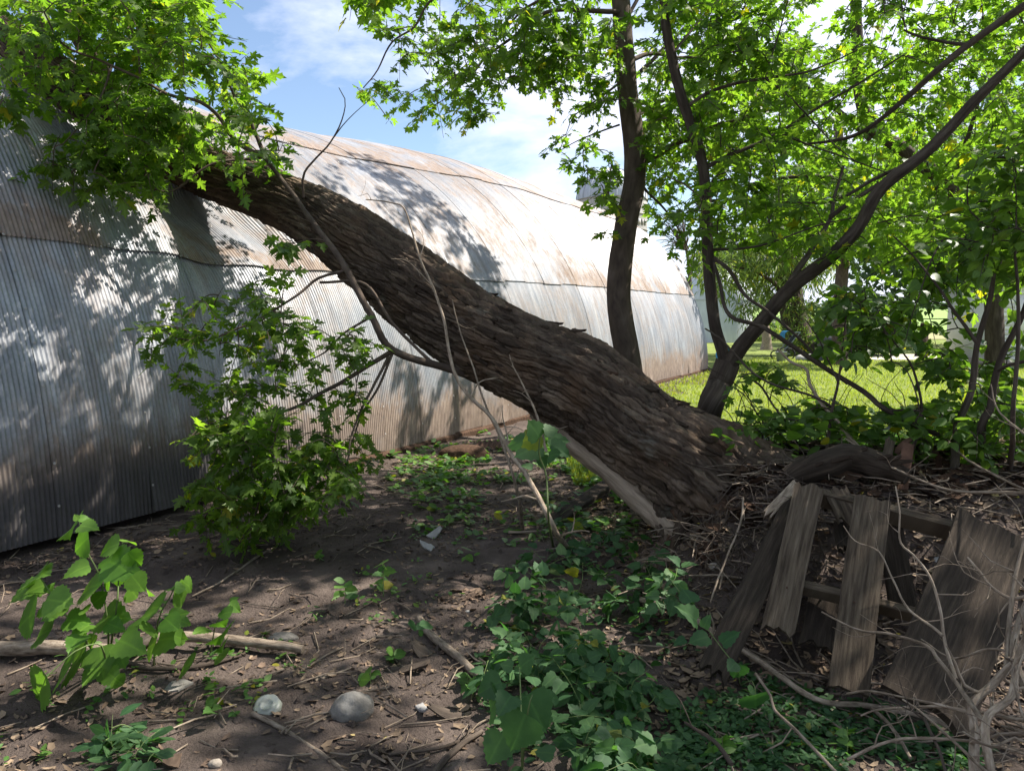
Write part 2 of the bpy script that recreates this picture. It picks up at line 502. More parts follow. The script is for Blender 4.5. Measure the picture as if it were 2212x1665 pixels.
def metal_mat():
    m, nt, out = new_mat('corrugated_steel')
    at = nd(nt, 'ShaderNodeAttribute', attribute_name='tuv')
    sx = nt.nodes.new('ShaderNodeSeparateXYZ')
    nt.links.new(at.outputs['Vector'], sx.inputs[0])

    def mp(scale):
        n = nt.nodes.new('ShaderNodeMapping')
        n.inputs['Scale'].default_value = scale
        nt.links.new(at.outputs['Vector'], n.inputs['Vector'])
        return n.outputs[0]
    base = ramp(nt, noise(nt, mp((3.2, 0.55, 0)), 2.0, 6, 0.62), [(0.25, (0.17, 0.185, 0.21)), (0.5, (0.29, 0.305, 0.33)), (0.75, (0.48, 0.485, 0.50))])
    oi = nd(nt, 'ShaderNodeObjectInfo')
    v = nd(nt, 'ShaderNodeMapRange')
    v.inputs['To Min'].default_value = 0.8
    v.inputs['To Max'].default_value = 1.14
    nt.links.new(oi.outputs['Random'], v.inputs['Value'])
    base = mixc(nt, 1.0, base, v.outputs[0], 'MULTIPLY')
    spang = ramp(nt, noise(nt, mp((60, 30, 0)), 1.0, 3, 0.7), [(0.3, (0.78, 0.79, 0.8)), (0.7, (1.12, 1.12, 1.12))])
    base = mixc(nt, 1.0, base, spang, 'MULTIPLY')
    # rust: long streaks down the sheets, patches, more just above the lower end of each sheet and at the foot of the wall
    streak = noise(nt, mp((6.0, 2.2, 0)), 1.6, 10, 0.76, 0.5)
    patch = noise(nt, mp((0.75, 0.8, 0)), 1.3, 5, 0.6, 0.6)
    s1 = ramp(nt, streak, [(0.38, (0, 0, 0)), (0.6, (1, 1, 1))])
    p1 = ramp(nt, patch, [(0.34, (0, 0, 0)), (0.58, (1, 1, 1))])
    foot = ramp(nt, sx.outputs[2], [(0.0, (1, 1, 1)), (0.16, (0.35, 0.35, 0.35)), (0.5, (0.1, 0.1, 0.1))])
    r1 = mixc(nt, 1.0, s1, p1, 'MULTIPLY')
    r2 = mixc(nt, 1.0, mixc(nt, 1.0, foot, p1, 'MULTIPLY'), ramp(nt, streak, [(0.33, (0.15, 0.15, 0.15)), (0.55, (1, 1, 1))]), 'MULTIPLY')
    up = ramp(nt, sx.outputs[1], [(0.0, (0.35, 0.35, 0.35)), (0.45, (0.45, 0.45, 0.45)), (1.0, (1, 1, 1))])
    arc = nd(nt, 'ShaderNodeMath', operation='MULTIPLY')
    arc.inputs[1].default_value = 1 / 6.0
    nt.links.new(sx.outputs[1], arc.inputs[0])
    nt.links.new(arc.outputs[0], up.node.inputs['Fac'])
    r1 = mixc(nt, 1.0, r1, up, 'MULTIPLY')
    rr = mixc(nt, 1.0, r1, r2, 'ADD')
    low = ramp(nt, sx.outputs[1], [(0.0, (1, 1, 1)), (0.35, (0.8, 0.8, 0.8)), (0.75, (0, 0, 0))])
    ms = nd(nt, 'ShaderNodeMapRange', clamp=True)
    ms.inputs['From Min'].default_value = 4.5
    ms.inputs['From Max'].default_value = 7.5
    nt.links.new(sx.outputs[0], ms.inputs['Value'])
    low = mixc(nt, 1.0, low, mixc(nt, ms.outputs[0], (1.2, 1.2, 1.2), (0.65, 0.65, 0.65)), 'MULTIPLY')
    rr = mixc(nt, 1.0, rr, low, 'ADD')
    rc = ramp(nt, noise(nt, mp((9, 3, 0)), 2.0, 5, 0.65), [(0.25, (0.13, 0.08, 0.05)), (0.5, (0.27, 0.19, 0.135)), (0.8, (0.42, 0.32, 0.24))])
    grime_shade = mixc(nt, low, (0.8, 0.8, 0.8), (0.12, 0.11, 0.12))  # grime at the near foot, with shade there also put into the colour
    rc = mixc(nt, 1.0, rc, mixc(nt, ms.outputs[0], grime_shade, (1, 1, 1)), 'MULTIPLY')
    fac = nd(nt, 'ShaderNodeMath', operation='MINIMUM')
    nt.links.new(rr, fac.inputs[0])
    fac.inputs[1].default_value = 0.85
    col = mixc(nt, fac.outputs[0], base, rc)
    b = nd(nt, 'ShaderNodeBsdfPrincipled')
    b.inputs['Specular IOR Level'].default_value = 0.5
    nt.links.new(col, b.inputs['Base Color'])
    me_ = nd(nt, 'ShaderNodeMapRange')
    me_.inputs['To Min'].default_value = 0.22
    me_.inputs['To Max'].default_value = 0.0
    nt.links.new(fac.outputs[0], me_.inputs['Value'])
    nt.links.new(me_.outputs[0], b.inputs['Metallic'])
    ro = nd(nt, 'ShaderNodeMapRange')
    ro.inputs['To Min'].default_value = 0.42
    ro.inputs['To Max'].default_value = 0.85
    nt.links.new(fac.outputs[0], ro.inputs['Value'])
    nt.links.new(ro.outputs[0], b.inputs['Roughness'])
    bp = nd(nt, 'ShaderNodeBump', Strength=0.25, Distance=0.004)
    nt.links.new(noise(nt, mp((40, 20, 0)), 1.0, 5, 0.7), bp.inputs['Height'])
    nt.links.new(bp.outputs[0], b.inputs['Normal'])
    nt.links.new(b.outputs[0], out.inputs['Surface'])
    return m


def bigbark_mat():
    m, nt, out = new_mat('old_bark')
    v = coords(nt, 'tuv', (6, 1.6, 0))
    vf = coords(nt, 'tuv', (40, 9, 0))
    c = ramp(nt, noise(nt, v, 2.0, 6, 0.65), [(0.25, (0.036, 0.027, 0.021)), (0.5, (0.078, 0.06, 0.047)), (0.8, (0.175, 0.14, 0.108))])
    c2 = ramp(nt, noise(nt, vf, 2.0, 6, 0.7), [(0.3, (0.6, 0.57, 0.55)), (0.7, (1.35, 1.32, 1.28))])
    c = mixc(nt, 1.0, c, c2, 'MULTIPLY')
    sp = nt.nodes.new('ShaderNodeSeparateXYZ')
    nt.links.new(coords(nt, 'tuv', (1, 1, 1)), sp.inputs[0])
    c = mixc(nt, 1.0, c, ramp(nt, sp.outputs[2], [(0.15, (0.62, 0.6, 0.58)), (0.5, (1.0, 1.0, 1.0)), (0.85, (1.5, 1.46, 1.38))]), 'MULTIPLY')
    lich = ramp(nt, noise(nt, coords(nt, 'tuv', (2.5, 1.2, 0)), 2.2, 6, 0.7), [(0.58, (0, 0, 0)), (0.72, (0.55, 0.55, 0.55))])
    c = mixc(nt, lich, c, (0.17, 0.165, 0.135))
    warm = ramp(nt, noise(nt, coords(nt, 'tuv', (1.5, 1.1, 0)), 1.6, 4), [(0.5, (0, 0, 0)), (0.75, (0.6, 0.6, 0.6))])
    c = mixc(nt, warm, c, (0.13, 0.075, 0.04))
    b = nd(nt, 'ShaderNodeBsdfPrincipled', Roughness=0.95)
    b.inputs['Specular IOR Level'].default_value = 0.12
    nt.links.new(c, b.inputs['Base Color'])
    bp = nd(nt, 'ShaderNodeBump', Strength=0.8, Distance=0.012)
    nt.links.new(noise(nt, vf, 2.5, 8, 0.72), bp.inputs['Height'])
    nt.links.new(bp.outputs[0], b.inputs['Normal'])
    nt.links.new(b.outputs[0], out.inputs['Surface'])
    return m


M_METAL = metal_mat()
M_BIGBARK = bigbark_mat()

# ------------------------------------------------------------------ leaf shapes (unit length along +Y, base at the origin)


def fan_leaf(half, centre, fold=0.18, droop=0.22, twist=0.0):
    pts = [(x, y) for x, y in half] + [(-x, y) for x, y in half[::-1] if abs(x) > 1e-6]
    pts = [centre] + pts
    v = np.array([[x, y, 0.0] for x, y in pts])
    v[:, 2] = fold * np.abs(v[:, 0]) - droop * (v[:, 1] ** 2) * 0.8 - 0.25 * v[:, 0] ** 2 + twist * v[:, 0] * v[:, 1]
    n = len(pts) - 1
    f = np.array([[0, 1 + i, 1 + (i + 1) % n] for i in range(n)])[:, ::-1]
    uv = np.array([[x, y, 0] for x, y in pts])
    return v, f, uv


MAPLE_HALF = [(0, 0), (0.12, 0.0), (0.40, -0.04), (0.30, 0.10), (0.20, 0.19), (0.36, 0.22), (0.40, 0.33), (0.62, 0.46), (0.44, 0.47), (0.36, 0.55),
              (0.13, 0.40), (0.19, 0.57), (0.27, 0.70), (0.12, 0.77), (0, 1.02)]
MAPLE_LOW = [(0, 0), (0.40, -0.02), (0.20, 0.19), (0.60, 0.47), (0.15, 0.42), (0.24, 0.70), (0, 1.0)]


def heart_half(n=9, wid=0.42, ser=0.03):
    out = [(0, 0)]
    for i in range(n):
        t = (i + 0.5) / n
        y = -0.10 + 1.05 * t
        x = wid * (math.sin(math.pi * min(1, t * 1.0) ** 0.62)) ** 0.8
        out.append((x + (ser if i % 2 else -ser), y))
    out.append((0, 1.0))
    return out


def nettle_half(n=13, wid=0.39, ser=0.04):
    out = [(0, 0)]
    for i in range(n):
        t = (i + 0.6) / n
        x = wid * math.sin(math.pi * t ** 0.6) ** 0.9
        out.append((max(0.02, x + (ser if i % 2 else -ser * 0.6)), -0.06 + t * 1.0))
    out.append((0, 1.0))
    return out


def oval_half(wid=0.24):
    return [(0, 0), (wid * 0.8, 0.22), (wid, 0.45), (wid * 0.75, 0.72), (0, 1.0)]


TPL = {
    'maple': [fan_leaf(MAPLE_HALF, (0, 0.3), 0.2, 0.25, 0.15), fan_leaf(MAPLE_HALF, (0, 0.3), -0.1, 0.45, -0.2), fan_leaf(MAPLE_HALF, (0, 0.3), 0.35, 0.1, 0.1)],
    'maplelow': [fan_leaf(MAPLE_LOW, (0, 0.3), 0.2, 0.3)],
    'heart': [fan_leaf(heart_half(), (0, 0.35), 0.15, 0.25, 0.15), fan_leaf(heart_half(9, 0.36), (0, 0.35), 0.3, 0.4, -0.2), fan_leaf(heart_half(9, 0.46), (0, 0.35), 0.05, 0.15, 0.1)],
    'nettle': [fan_leaf(nettle_half(), (0, 0.4), 0.15, 0.3, 0.2), fan_leaf(nettle_half(13, 0.44), (0, 0.4), 0.25, 0.5, -0.2), fan_leaf(nettle_half(13, 0.5), (0, 0.35), 0.05, 0.15, 0.1)],
    'oval': [fan_leaf(oval_half(), (0, 0.45), 0.15, 0.3), fan_leaf(oval_half(0.3), (0, 0.45), 0.1, 0.1)],
    'narrow': [fan_leaf([(0, 0), (0.09, 0.3), (0.08, 0.6), (0, 1.0)], (0, 0.45), 0.2, 0.4)],
}
UNIT = {}


def unit_mesh(kind, k, mat):
    key = (kind, k, mat.name)
    if key not in UNIT:
        mb = MB()
        v, f, uv = TPL[kind][k]
        mb.add(v, f, uv)
        UNIT[key] = mb.mesh(kind + '_leaf', mat, True)
    return UNIT[key]


def leaf_frames(dirv, nrm):
    y = norm(dirv)
    z = norm(nrm - y * np.sum(nrm * y, -1, keepdims=True))
    x = np.cross(y, z)
    return x, y, z


def leaves_into(mb, kind, k, pos, dirv, nrm, size):
    if len(pos) == 0:
        return
    v, f, uv = TPL[kind][k]
    x, y, z = leaf_frames(dirv, nrm)
    s = size[:, None, None]
    V = pos[:, None, :] + s * (v[None, :, 0:1] * x[:, None] + v[None, :, 1:2] * y[:, None] + v[None, :, 2:3] * z[:, None])
    Fc = f[None] + (np.arange(len(pos)) * len(v))[:, None, None]
    mb.add(V.reshape(-1, 3), Fc.reshape(-1, 3), np.tile(uv, (len(pos), 1)))


def leaf_object(parent, kind, k, mat, pos, d, n, size, name='leaf'):
    x, y, z = leaf_frames(np.asarray(d)[None], np.asarray(n)[None])
    o = bpy.data.objects.new(name, unit_mesh(kind, k, mat))
    COL.objects.link(o)
    o.parent = parent
    x, y, z = x[0] * size, y[0] * size, z[0] * size
    w = WPOS[parent.name]
    o.matrix_basis = Matrix(((x[0], y[0], z[0], pos[0] - w[0]), (x[1], y[1], z[1], pos[1] - w[1]), (x[2], y[2], z[2], pos[2] - w[2]), (0, 0, 0, 1)))
    return o


def in_poly(px, py, poly):
    poly = np.asarray(poly, float)
    inside = np.zeros(px.shape, bool)
    j = len(poly) - 1
    for i in range(len(poly)):
        xi, yi = poly[i]
        xj, yj = poly[j]
        c = ((yi > py) != (yj > py)) & (px < (xj - xi) * (py - yi) / (yj - yi + 1e-12) + xi)
        inside ^= c
        j = i
    return inside


def sample_poly(poly, n):
    poly = np.asarray(poly, float)
    lo, hi = poly.min(0), poly.max(0)
    out = np.zeros((0, 2))
    while len(out) < n:
        q = lo + rng.random((n * 3, 2)) * (hi - lo)
        out = np.vstack([out, q[in_poly(q[:, 0], q[:, 1], poly)]])
    return out[:n]


class Plant:
    """A tree or plant: an Empty, limbs (parts), twigs, and leaves hung on the twigs."""

    def __init__(self, name, base, label, cat, leafkind='maple', lmat=None, bmat=None, group=None):
        self.root = thing(name, base, label, cat, group)
        self.skel = [np.asarray(base, float)[None]]
        self.kind, self.lmat, self.bmat = leafkind, lmat, bmat
        self.tw = MB()
        self.L = []            # pos, dir, nrm, size

    def limb(self, pts, r0, r1, name='branch', segs=8, bump=0.12, wob=0.012, step=0.05, own=True, mat=None):
        p = smooth_path(pts, step, wob, len(self.skel))
        r = np.linspace(0, 1, len(p)) ** 0.85 * (r1 - r0) + r0
        self.skel.append(p)
        if own:
            mb = MB()
            mb.tube(p, r, segs, bump, len(self.skel))
            return put(name, mb, mat or self.bmat, self.root)
        self.tw.tube(p, r, max(4, segs // 2), 0, len(self.skel))

    def hang(self, path, n, size, droop=0.35, start=0.25, spread=1.0):
        """Leaves in pairs along a twig."""
        m = len(path)
        idx = np.clip((start + (1 - start) * (np.arange(n) + rng.random(n) * 0.6) / n) * (m - 1), 0, m - 1).astype(int)
        p = path[idx]
        t = norm(path[-1] - path[0])
        a = norm(np.cross(t, np.array([0, 0, 1.0]) + 0.01))
        side = np.where(np.arange(n) % 2, 1.0, -1.0)[:, None]
        d = norm(a * side * spread + t * (0.55 + 0.4 * rng.random((n, 1))) + np.array([0, 0, -droop]) + rng.normal(0, 0.35, (n, 3)))
        nr = norm(np.array([0, 0, 1.0]) + rng.normal(0, 0.45, (n, 3)))
        s = size * (0.65 + 0.6 * rng.random(n))
        pet = s[:, None] * 0.35
        self.L.append((p + d * pet + np.array([0, 0, -0.15]) * pet, d, nr, s))

    def fill(self, centres, size, nleaf=10, twig=0.5, r=0.006, droop=0.35, maxd=3.0, start=0.25, keep=None):
        c = np.asarray(centres, float)
        sk = np.vstack(self.skel)
        sk = sk[::max(1, len(sk) // 4000)]
        dist = np.array([np.min(np.sum((sk - q) ** 2, 1)) for q in c])
        for i in np.argsort(dist):
            q = c[i]
            dd = np.sum((sk - q) ** 2, 1)
            j = int(np.argmin(dd))
            d = math.sqrt(dd[j])
            if d > maxd:
                continue
            b = sk[j]
            mid = (b + q) / 2 + np.array([0, 0, 0.12 * d]) + rng.normal(0, 0.06 * d, 3)
            e = norm(q - mid)
            end = q + e * twig * 0.5 + np.array([0, 0, -0.12 * twig])
            path = smooth_path(np.vstack([b, mid, q, end]), max(0.05, d / 10), 0.01, i)
            rr = r * min(2.0, 0.7 + d * 0.5)
            self.tw.tube(path, np.linspace(rr, rr * 0.3, len(path)), 4, 0, i, False)
            sk = np.vstack([sk, path[len(path) // 4::3]])
            st = max(start, 1 - (twig * 1.3) / max(0.2, d + twig * 0.5))
            self.hang(path, nleaf, size, droop, st)
        self.skel.append(sk)

    def finish(self, nparts=300, low=False, twigmat=None, foliage='foliage', clipdepth=None):
        if self.tw.n:
            put('twigs', self.tw, twigmat or self.bmat, self.root, kind='stuff')
        if not self.L:
            return
        pos, d, nr, s = [np.concatenate(a) for a in zip(*self.L)]
        px, py, dep = project(pos)
        vis = (px > -10) & (px < 2222) & (py > -10) & (py < 1675)
        score = np.where(vis, s / dep, 0)
        order = np.argsort(-score)
        pick = order[:nparts]
        pick = pick[score[pick] > 0]
        kinds = len(TPL[self.kind])
        kk = rng.integers(0, kinds, len(pos))
        for i in pick:
            leaf_object(self.root, self.kind, int(kk[i]), self.lmat, pos[i], d[i], nr[i], float(s[i]))
        rest = np.ones(len(pos), bool)
        rest[pick] = False
        if rest.any():
            mb = MB()
            farm = self.kind == 'maple'
            for k in range(kinds):
                m = rest & (kk == k)
                if farm:
                    f = m & ((~vis) | (dep > 11))
                    leaves_into(mb, 'maplelow', 0, pos[f], d[f], nr[f], s[f])
                    m = m & ~f
                leaves_into(mb, self.kind, k, pos[m], d[m], nr[m], s[m])
            put(foliage, mb, self.lmat, self.root, kind='stuff')


# ------------------------------------------------------------------ the ground and the land beyond
def axis(lo, hi, step, far, near_neg):
    core = np.arange(lo, hi + 1e-6, step)
    g = 1.16
    out, s, x = [], step * 2, hi
    while x < far:
        x += s
        s *= g
        out.append(x)
    neg, s, x = [], step * 2, lo
    while x > near_neg:
        x -= s
        s *= g
        neg.append(x)
    return np.concatenate([neg[::-1], core, out])


gx = axis(-4.5, 4.5, 0.045, 2500, -2500)
gy = axis(1.2, 9.0, 0.045, 3500, -400)
GX, GY = np.meshgrid(gx, gy)
mb = MB()
mb.grid(np.stack([GX, GY, hz(GX, GY)], -1))
put('ground', mb, M_SOIL, kind='structure', label='dark bare soil with leaf litter in front of the metal barn', cat='ground')

HUT_A = np.array([0.462, 0.887])           # along the barn
HUT_P = np.array([-0.887, 0.462])          # from the camera towards the barn
HUT_D, HUT_R = 5.23, 5.1


def hut_side(x, y):
    return HUT_D - (x * HUT_P[0] + y * HUT_P[1])      # metres of ground between a point and the barn's foot


def lawn_edge(x, y):
    q = np.column_stack([np.ravel(x), np.ravel(y)])
    return (7.4 + 0.7 * fbm(q * 0.8, 21, 3) - 0.10 * np.clip(q[:, 0], 0, 8) * 0).reshape(np.shape(x))


lx = np.concatenate([np.arange(-1.0, 14, 0.14), np.arange(14, 90, 1.2)])
ly = np.concatenate([np.arange(6.4, 16, 0.14), np.arange(16, 75, 0.8)])
LX, LY = np.meshgrid(lx, ly)
ok = (LY > lawn_edge(LX, LY)) & ((hut_side(LX, LY) > 0.7 + 0.4 * np.sin(LY * 2.1)) | (LX * HUT_A[0] + LY * HUT_A[1] > 23.2)) & (LX > 0.9 + 0.5 * np.sin(LY * 3))
V = np.stack([LX, LY, hz(LX, LY) + 0.012], -1).reshape(-1, 3)
ii = np.arange(len(V)).reshape(LX.shape)
fc = np.stack([ii[:-1, :-1], ii[:-1, 1:], ii[1:, 1:], ii[1:, :-1]], -1).reshape(-1, 4)
fok = (ok[:-1, :-1] & ok[:-1, 1:] & ok[1:, 1:] & ok[1:, :-1]).ravel()
mb = MB()
mb.add(V, fc[fok])
put('lawn', mb, M_LAWN, kind='structure', label='sunlit mown lawn beyond the fallen tree', cat='lawn')


def sheet(name, x0, x1, y0, y1, z, mat, label, n=40, bump=0.0, seed=0):
    X, Y = np.meshgrid(np.linspace(x0, x1, n), np.linspace(y0, y1, n))
    Z = z + bump * fbm(np.column_stack([X.ravel(), Y.ravel()]) / 120, seed, 2).reshape(X.shape)
    m = MB()
    m.grid(np.stack([X, Y, Z], -1))
    return put(name, m, mat, kind='structure', label=label, cat=name.replace('_', ' '))


sheet('field', -60, 300, 75, 400, 0.03, M_FIELD, 'pale green crop field beyond the lawn')
sheet('stubble', 6, 42, 52, 70, 0.045, M_TAN, 'tan strip of dry grass at the far edge of the lawn', 12)
sheet('driveway', 13.2, 40, 27.5, 31.5, 0.035, M_GRAVEL, 'pale gravel drive crossing the lawn by the house', 12)
# a low far rise with a belt of trees on it
X, Y = np.meshgrid(np.linspace(-900, 1800, 60), np.linspace(400, 1500, 24))
Z = 0.5 + 12 * sstep(400, 1100, Y) + 3 * fbm(np.column_stack([X.ravel(), Y.ravel()]) / 260, 8, 2).reshape(X.shape) * sstep(400, 600, Y)
mb = MB()
mb.grid(np.stack([X, Y, Z], -1))
put('hill', mb, M_FIELD, kind='structure', label='low green rise of farmland on the horizon', cat='hill')

# ------------------------------------------------------------------ the arched metal barn
S0, S1 = -0.6, 22.6
DENT_S, DENT_T = 5.25, math.radians(36)


def hut_pt(s, th, off):
    """Point on the barn: s metres along it, th radians up the arch from the near foot, off metres outwards."""
    s, th, off = np.broadcast_arrays(np.asarray(s, float), np.asarray(th, float), np.asarray(off, float))
    q = np.column_stack([s.ravel() * 0.55, th.ravel() * 2.2])
    wav = (0.045 * fbm(q, 31, 3)).reshape(s.shape) * np.sin(np.clip(th, 0, math.pi)) ** 0.5
    ds, dt = s - DENT_S, (th - DENT_T) * HUT_R
    g = np.exp(-(ds / 0.85) ** 2 - (dt / 0.75) ** 2)
    g2 = np.exp(-(ds / 1.5) ** 2 - (np.minimum(dt, 0) / 1.5) ** 2 - (np.maximum(dt, 0) / 0.7) ** 2)
    rad = HUT_R + wav - 0.30 * g - 0.10 * g2 + 0.06 * g2 * np.sin(ds * 6.5)
    s2 = s - 0.28 * g2 * np.tanh(ds * 1.3) * np.clip(1 + dt, 0, 1)
    sag = 0.30 * np.exp(-((s - 7.5) / 4.2) ** 2) * np.sin(np.clip(th, 0, math.pi)) ** 2
    r = rad + off
    perp = HUT_D + HUT_R - r * np.cos(th)
    z = 0.07 + r * np.sin(th) - sag * 2
    x = perp * HUT_P[0] + s2 * HUT_A[0]
    y = perp * HUT_P[1] + s2 * HUT_A[1]
    return np.stack([x, y, z], -1)


def hut_depth(x, y):
    for d in np.arange(3, 40, 0.03):
        w = P(x, y, d)
        pr = w[0] * HUT_P[0] + w[1] * HUT_P[1]
        if (HUT_D + HUT_R - pr) ** 2 + (w[2] - 0.07) ** 2 < HUT_R ** 2:
            return d
    return 12.0


c0 = hut_pt(11, 0, 0)
hut = thing('metal_barn', (float(c0[0]), float(c0[1]), 0), 'long arched barn of rust-streaked corrugated steel under the fallen tree', 'barn')
TIERS = [(0.0, 25.5), (24.7, 55.6), (54.8, 90.5)]
PITCHW, SW = 0.034, 0.748
ncol = int(round((S1 - S0) / SW))
for ti, (t0, t1) in enumerate(TIERS):
    rows = (12, 16, 12)[ti]
    for i in range(ncol):
        s0 = S0 + i * SW
        near = s0 < 13
        n = 22 * (6 if near else 5) + 1
        s = np.linspace(s0, s0 + SW + 0.035, n)
        jit = math.radians(random.uniform(-0.15, 0.15))
        th = np.radians(np.linspace(t0, t1, rows)) + np.concatenate([[jit], np.zeros(rows - 1)])
        Sg, Tg = np.meshgrid(s, th)
        off = 0.0058 * np.sin(2 * math.pi * Sg / PITCHW) + 0.016 * ti + (0.004 if i % 2 else 0.0) + random.uniform(-0.001, 0.002)
        lift = np.exp(-((Tg - th[0]) / math.radians(1.6)) ** 2)
        off = off + lift * (0.010 * random.random() if ti else 0.0)
        if ti == 0 and random.random() < 0.3:
            off = off + 0.05 * np.exp(-((Tg) / math.radians(2.5)) ** 2) * np.exp(-((Sg - s0 - random.uniform(.1, .7)) / 0.16) ** 2)
        V = hut_pt(Sg, Tg, off)
        uv = np.stack([Sg, Tg * HUT_R, (Tg - th[0]) / (th[-1] - th[0])], -1)
        m = MB()
        m.grid(V, uv)
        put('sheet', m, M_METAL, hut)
m = MB()
s = np.linspace(S0, S1, 400)
Sg, Tg = np.meshgrid(s, np.radians(np.linspace(89.5, 180, 26)))
m.grid(hut_pt(Sg, Tg, 0.006 * np.sin(2 * math.pi * Sg / 0.2) - 0.004), np.stack([Sg, Tg * HUT_R, Tg / 3], -1))
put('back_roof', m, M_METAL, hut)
for se, nm in ((S1 - 0.12, 'end_wall'), (S0 + 0.12, 'end_wall')):
    m = MB()
    th = np.radians(np.linspace(0, 180, 40))
    Rg, Tg = np.meshgrid(np.linspace(0.0, 0.985, 10), th)
    V = np.stack([(HUT_D + HUT_R - Rg * HUT_R * np.cos(Tg)) * HUT_P[0] + se * HUT_A[0], (HUT_D + HUT_R - Rg * HUT_R * np.cos(Tg)) * HUT_P[1] + se * HUT_A[1], 0.1 + Rg * HUT_R * np.sin(Tg)], -1)
    m.grid(V, np.stack([Rg * 5 * np.cos(Tg), Rg * 5 * np.sin(Tg), 0 * Rg + .6], -1))
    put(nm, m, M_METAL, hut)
# concrete footing
m = MB()
s = np.linspace(5.2, S1, 120)
prof = np.array([(0.02, -0.15), (0.03, 0.045), (0.0, 0.075), (-0.22, 0.075), (-0.22, -0.15)])
jt = 0.03 * fbm(np.column_stack([s * 1.3, s * 0]), 5, 3)
V = np.stack([[(HUT_D - a + j) * HUT_P[0] + q * HUT_A[0], (HUT_D - a + j) * HUT_P[1] + q * HUT_A[1], b + j * 0.3] for q, j in zip(s, jt) for a, b in prof]).reshape(len(s), len(prof), 3)
m.grid(V)
put('footing', m, M_ROT, hut, smooth=False)
# roofing nails / bolts along the sheet joints
m = MB()
for i in range(0, 16):
    for th in np.radians(np.arange(2.5, 55, 3.2)):
        p = hut_pt(S0 + i * SW + 0.017, th + random.uniform(-.004, .004), 0.022 + (0.014 if th > .44 else 0))
        nrm = norm(hut_pt(S0 + i * SW + 0.017, th, 0.2) - p)
        a = norm(np.cross(nrm, [0, 0, 1.0]))
        b = np.cross(nrm, a)
        ring = [p + 0.011 * (a * math.cos(k) + b * math.sin(k)) for k in np.arange(6) * math.pi / 3]
        m.add(np.vstack([ring, [p + nrm * 0.008]]), [[k, (k + 1) % 6, 6] for k in range(6)])
put('bolts', m, M_PALE, hut, kind='stuff')

# ------------------------------------------------------------------ the great leaning trunk
TK = [(1705, 1300, 400), (1640, 1185, 350), (1575, 1095, 300), (1500, 1020, 235), (1400, 955, 212), (1270, 842, 194), (1150, 783, 178), (1000, 703, 170), (850, 594, 160), (700, 482, 130), (600, 430, 112), (500, 390, 108), (420, 360, 104)]
tp, tr = [], []
for x, y, w in TK:
    d = 1 / (0.1325 + (x - 420) / 1180 * 0.078)
    tp.append(P(x, y, d))
    tr.append(w / 2 / F_PX * d)
for x, y, r in ((300, 292, 0.21), (200, 226, 0.2), (100, 152, 0.18), (30, 90, 0.16), (-60, 10, 0.13)):
    d = hut_depth(x, y + 20) - r * 0.9
    tp.append(P(x, y, d))
    tr.append(r)
tp, tr = np.array(tp), np.array(tr)
lean = Plant('leaning_maple', (tp[2][0], tp[2][1], 0.3), 'huge leaning maple with thick furrowed bark lying against the barn roof', 'tree', 'maple', M_MAPLE, M_SMOOTHBARK)
path = smooth_path(tp, 0.011)
# resample the radii along the path
seg = np.concatenate([[0], np.cumsum(np.linalg.norm(np.diff(tp, axis=0), axis=1))])
pl = np.concatenate([[0], np.cumsum(np.linalg.norm(np.diff(path, axis=0), axis=1))])
rad = np.interp(pl / pl[-1] * seg[-1], seg, tr)
k = np.ones(41) / 41
rad = np.convolve(np.pad(rad, 20, 'edge'), k, 'valid')


def bark(u01, v, nu, cl, seed, warp=0.35):
    q = np.column_stack([np.cos(u01 * 2 * math.pi) * nu * 0.16 * 1.2, np.sin(u01 * 2 * math.pi) * nu * 0.16 * 1.2, v * 5.0])
    a = u01 * nu + warp * fbm(q, seed, 3) * 2.2
    b = v / cl + warp * fbm(q + 31, seed + 1, 3) * 0.9
    ia, ib = np.floor(a), np.floor(b)
    f1 = np.full(len(a), 9.0)
    f2 = np.full(len(a), 9.0)
    idr, db, dr2 = np.zeros(len(a)), np.zeros(len(a)), np.zeros(len(a))
    for da in (-1, 0, 1):
        for dbb in (-1, 0, 1):
            ca, cb = ia + da, ib + dbb
            cm = np.mod(ca, nu).astype(np.int64)
            ra = _h(cm, cb.astype(np.int64), cm * 0, seed + 3)
            rb = _h(cm, cb.astype(np.int64), cm * 0 + 1, seed + 4)
            xx, yy = ca + 0.15 + 0.7 * ra - a, cb + 0.1 + 0.8 * rb + 0.5 * np.mod(cm, 2) * 0 - b
            dist = np.sqrt(xx ** 2 + yy ** 2)
            nearer = dist < f1
            f2 = np.where(nearer, f1, np.minimum(f2, dist))
            f1 = np.where(nearer, dist, f1)
            idr = np.where(nearer, ra, idr)
            dr2 = np.where(nearer, rb, dr2)
            db = np.where(nearer, -yy, db)
    return f2 - f1, idr, dr2, db


SEG = 400
m = MB()
t = norm(np.gradient(path, axis=0))
prev = np.array([0, 0, 1.0])
A = np.zeros_like(path)
for i in range(len(path)):
    prev = norm(prev - t[i] * (prev @ t[i]))
    A[i] = prev
B = np.cross(t, A)
u = np.linspace(0, 1, SEG + 1)
U, Vv = np.meshgrid(u, pl)
U2 = np.mod(U + Vv * 0.05, 1.0)
e1, id1, r1, db1 = bark(U2.ravel(), Vv.ravel(), 46, 0.42, 51)
e2, id2, r2, db2 = bark(U2.ravel(), Vv.ravel(), 60, 0.16, 77, 0.5)
fine = fbm(np.column_stack([np.cos(U2.ravel() * 6.283) * 9, np.sin(U2.ravel() * 6.283) * 9, Vv.ravel() * 14]), 91, 4)
big = fbm(np.column_stack([np.cos(U2.ravel() * 6.283) * 1.2, np.sin(U2.ravel() * 6.283) * 1.2, Vv.ravel() * 1.4]), 92, 3)
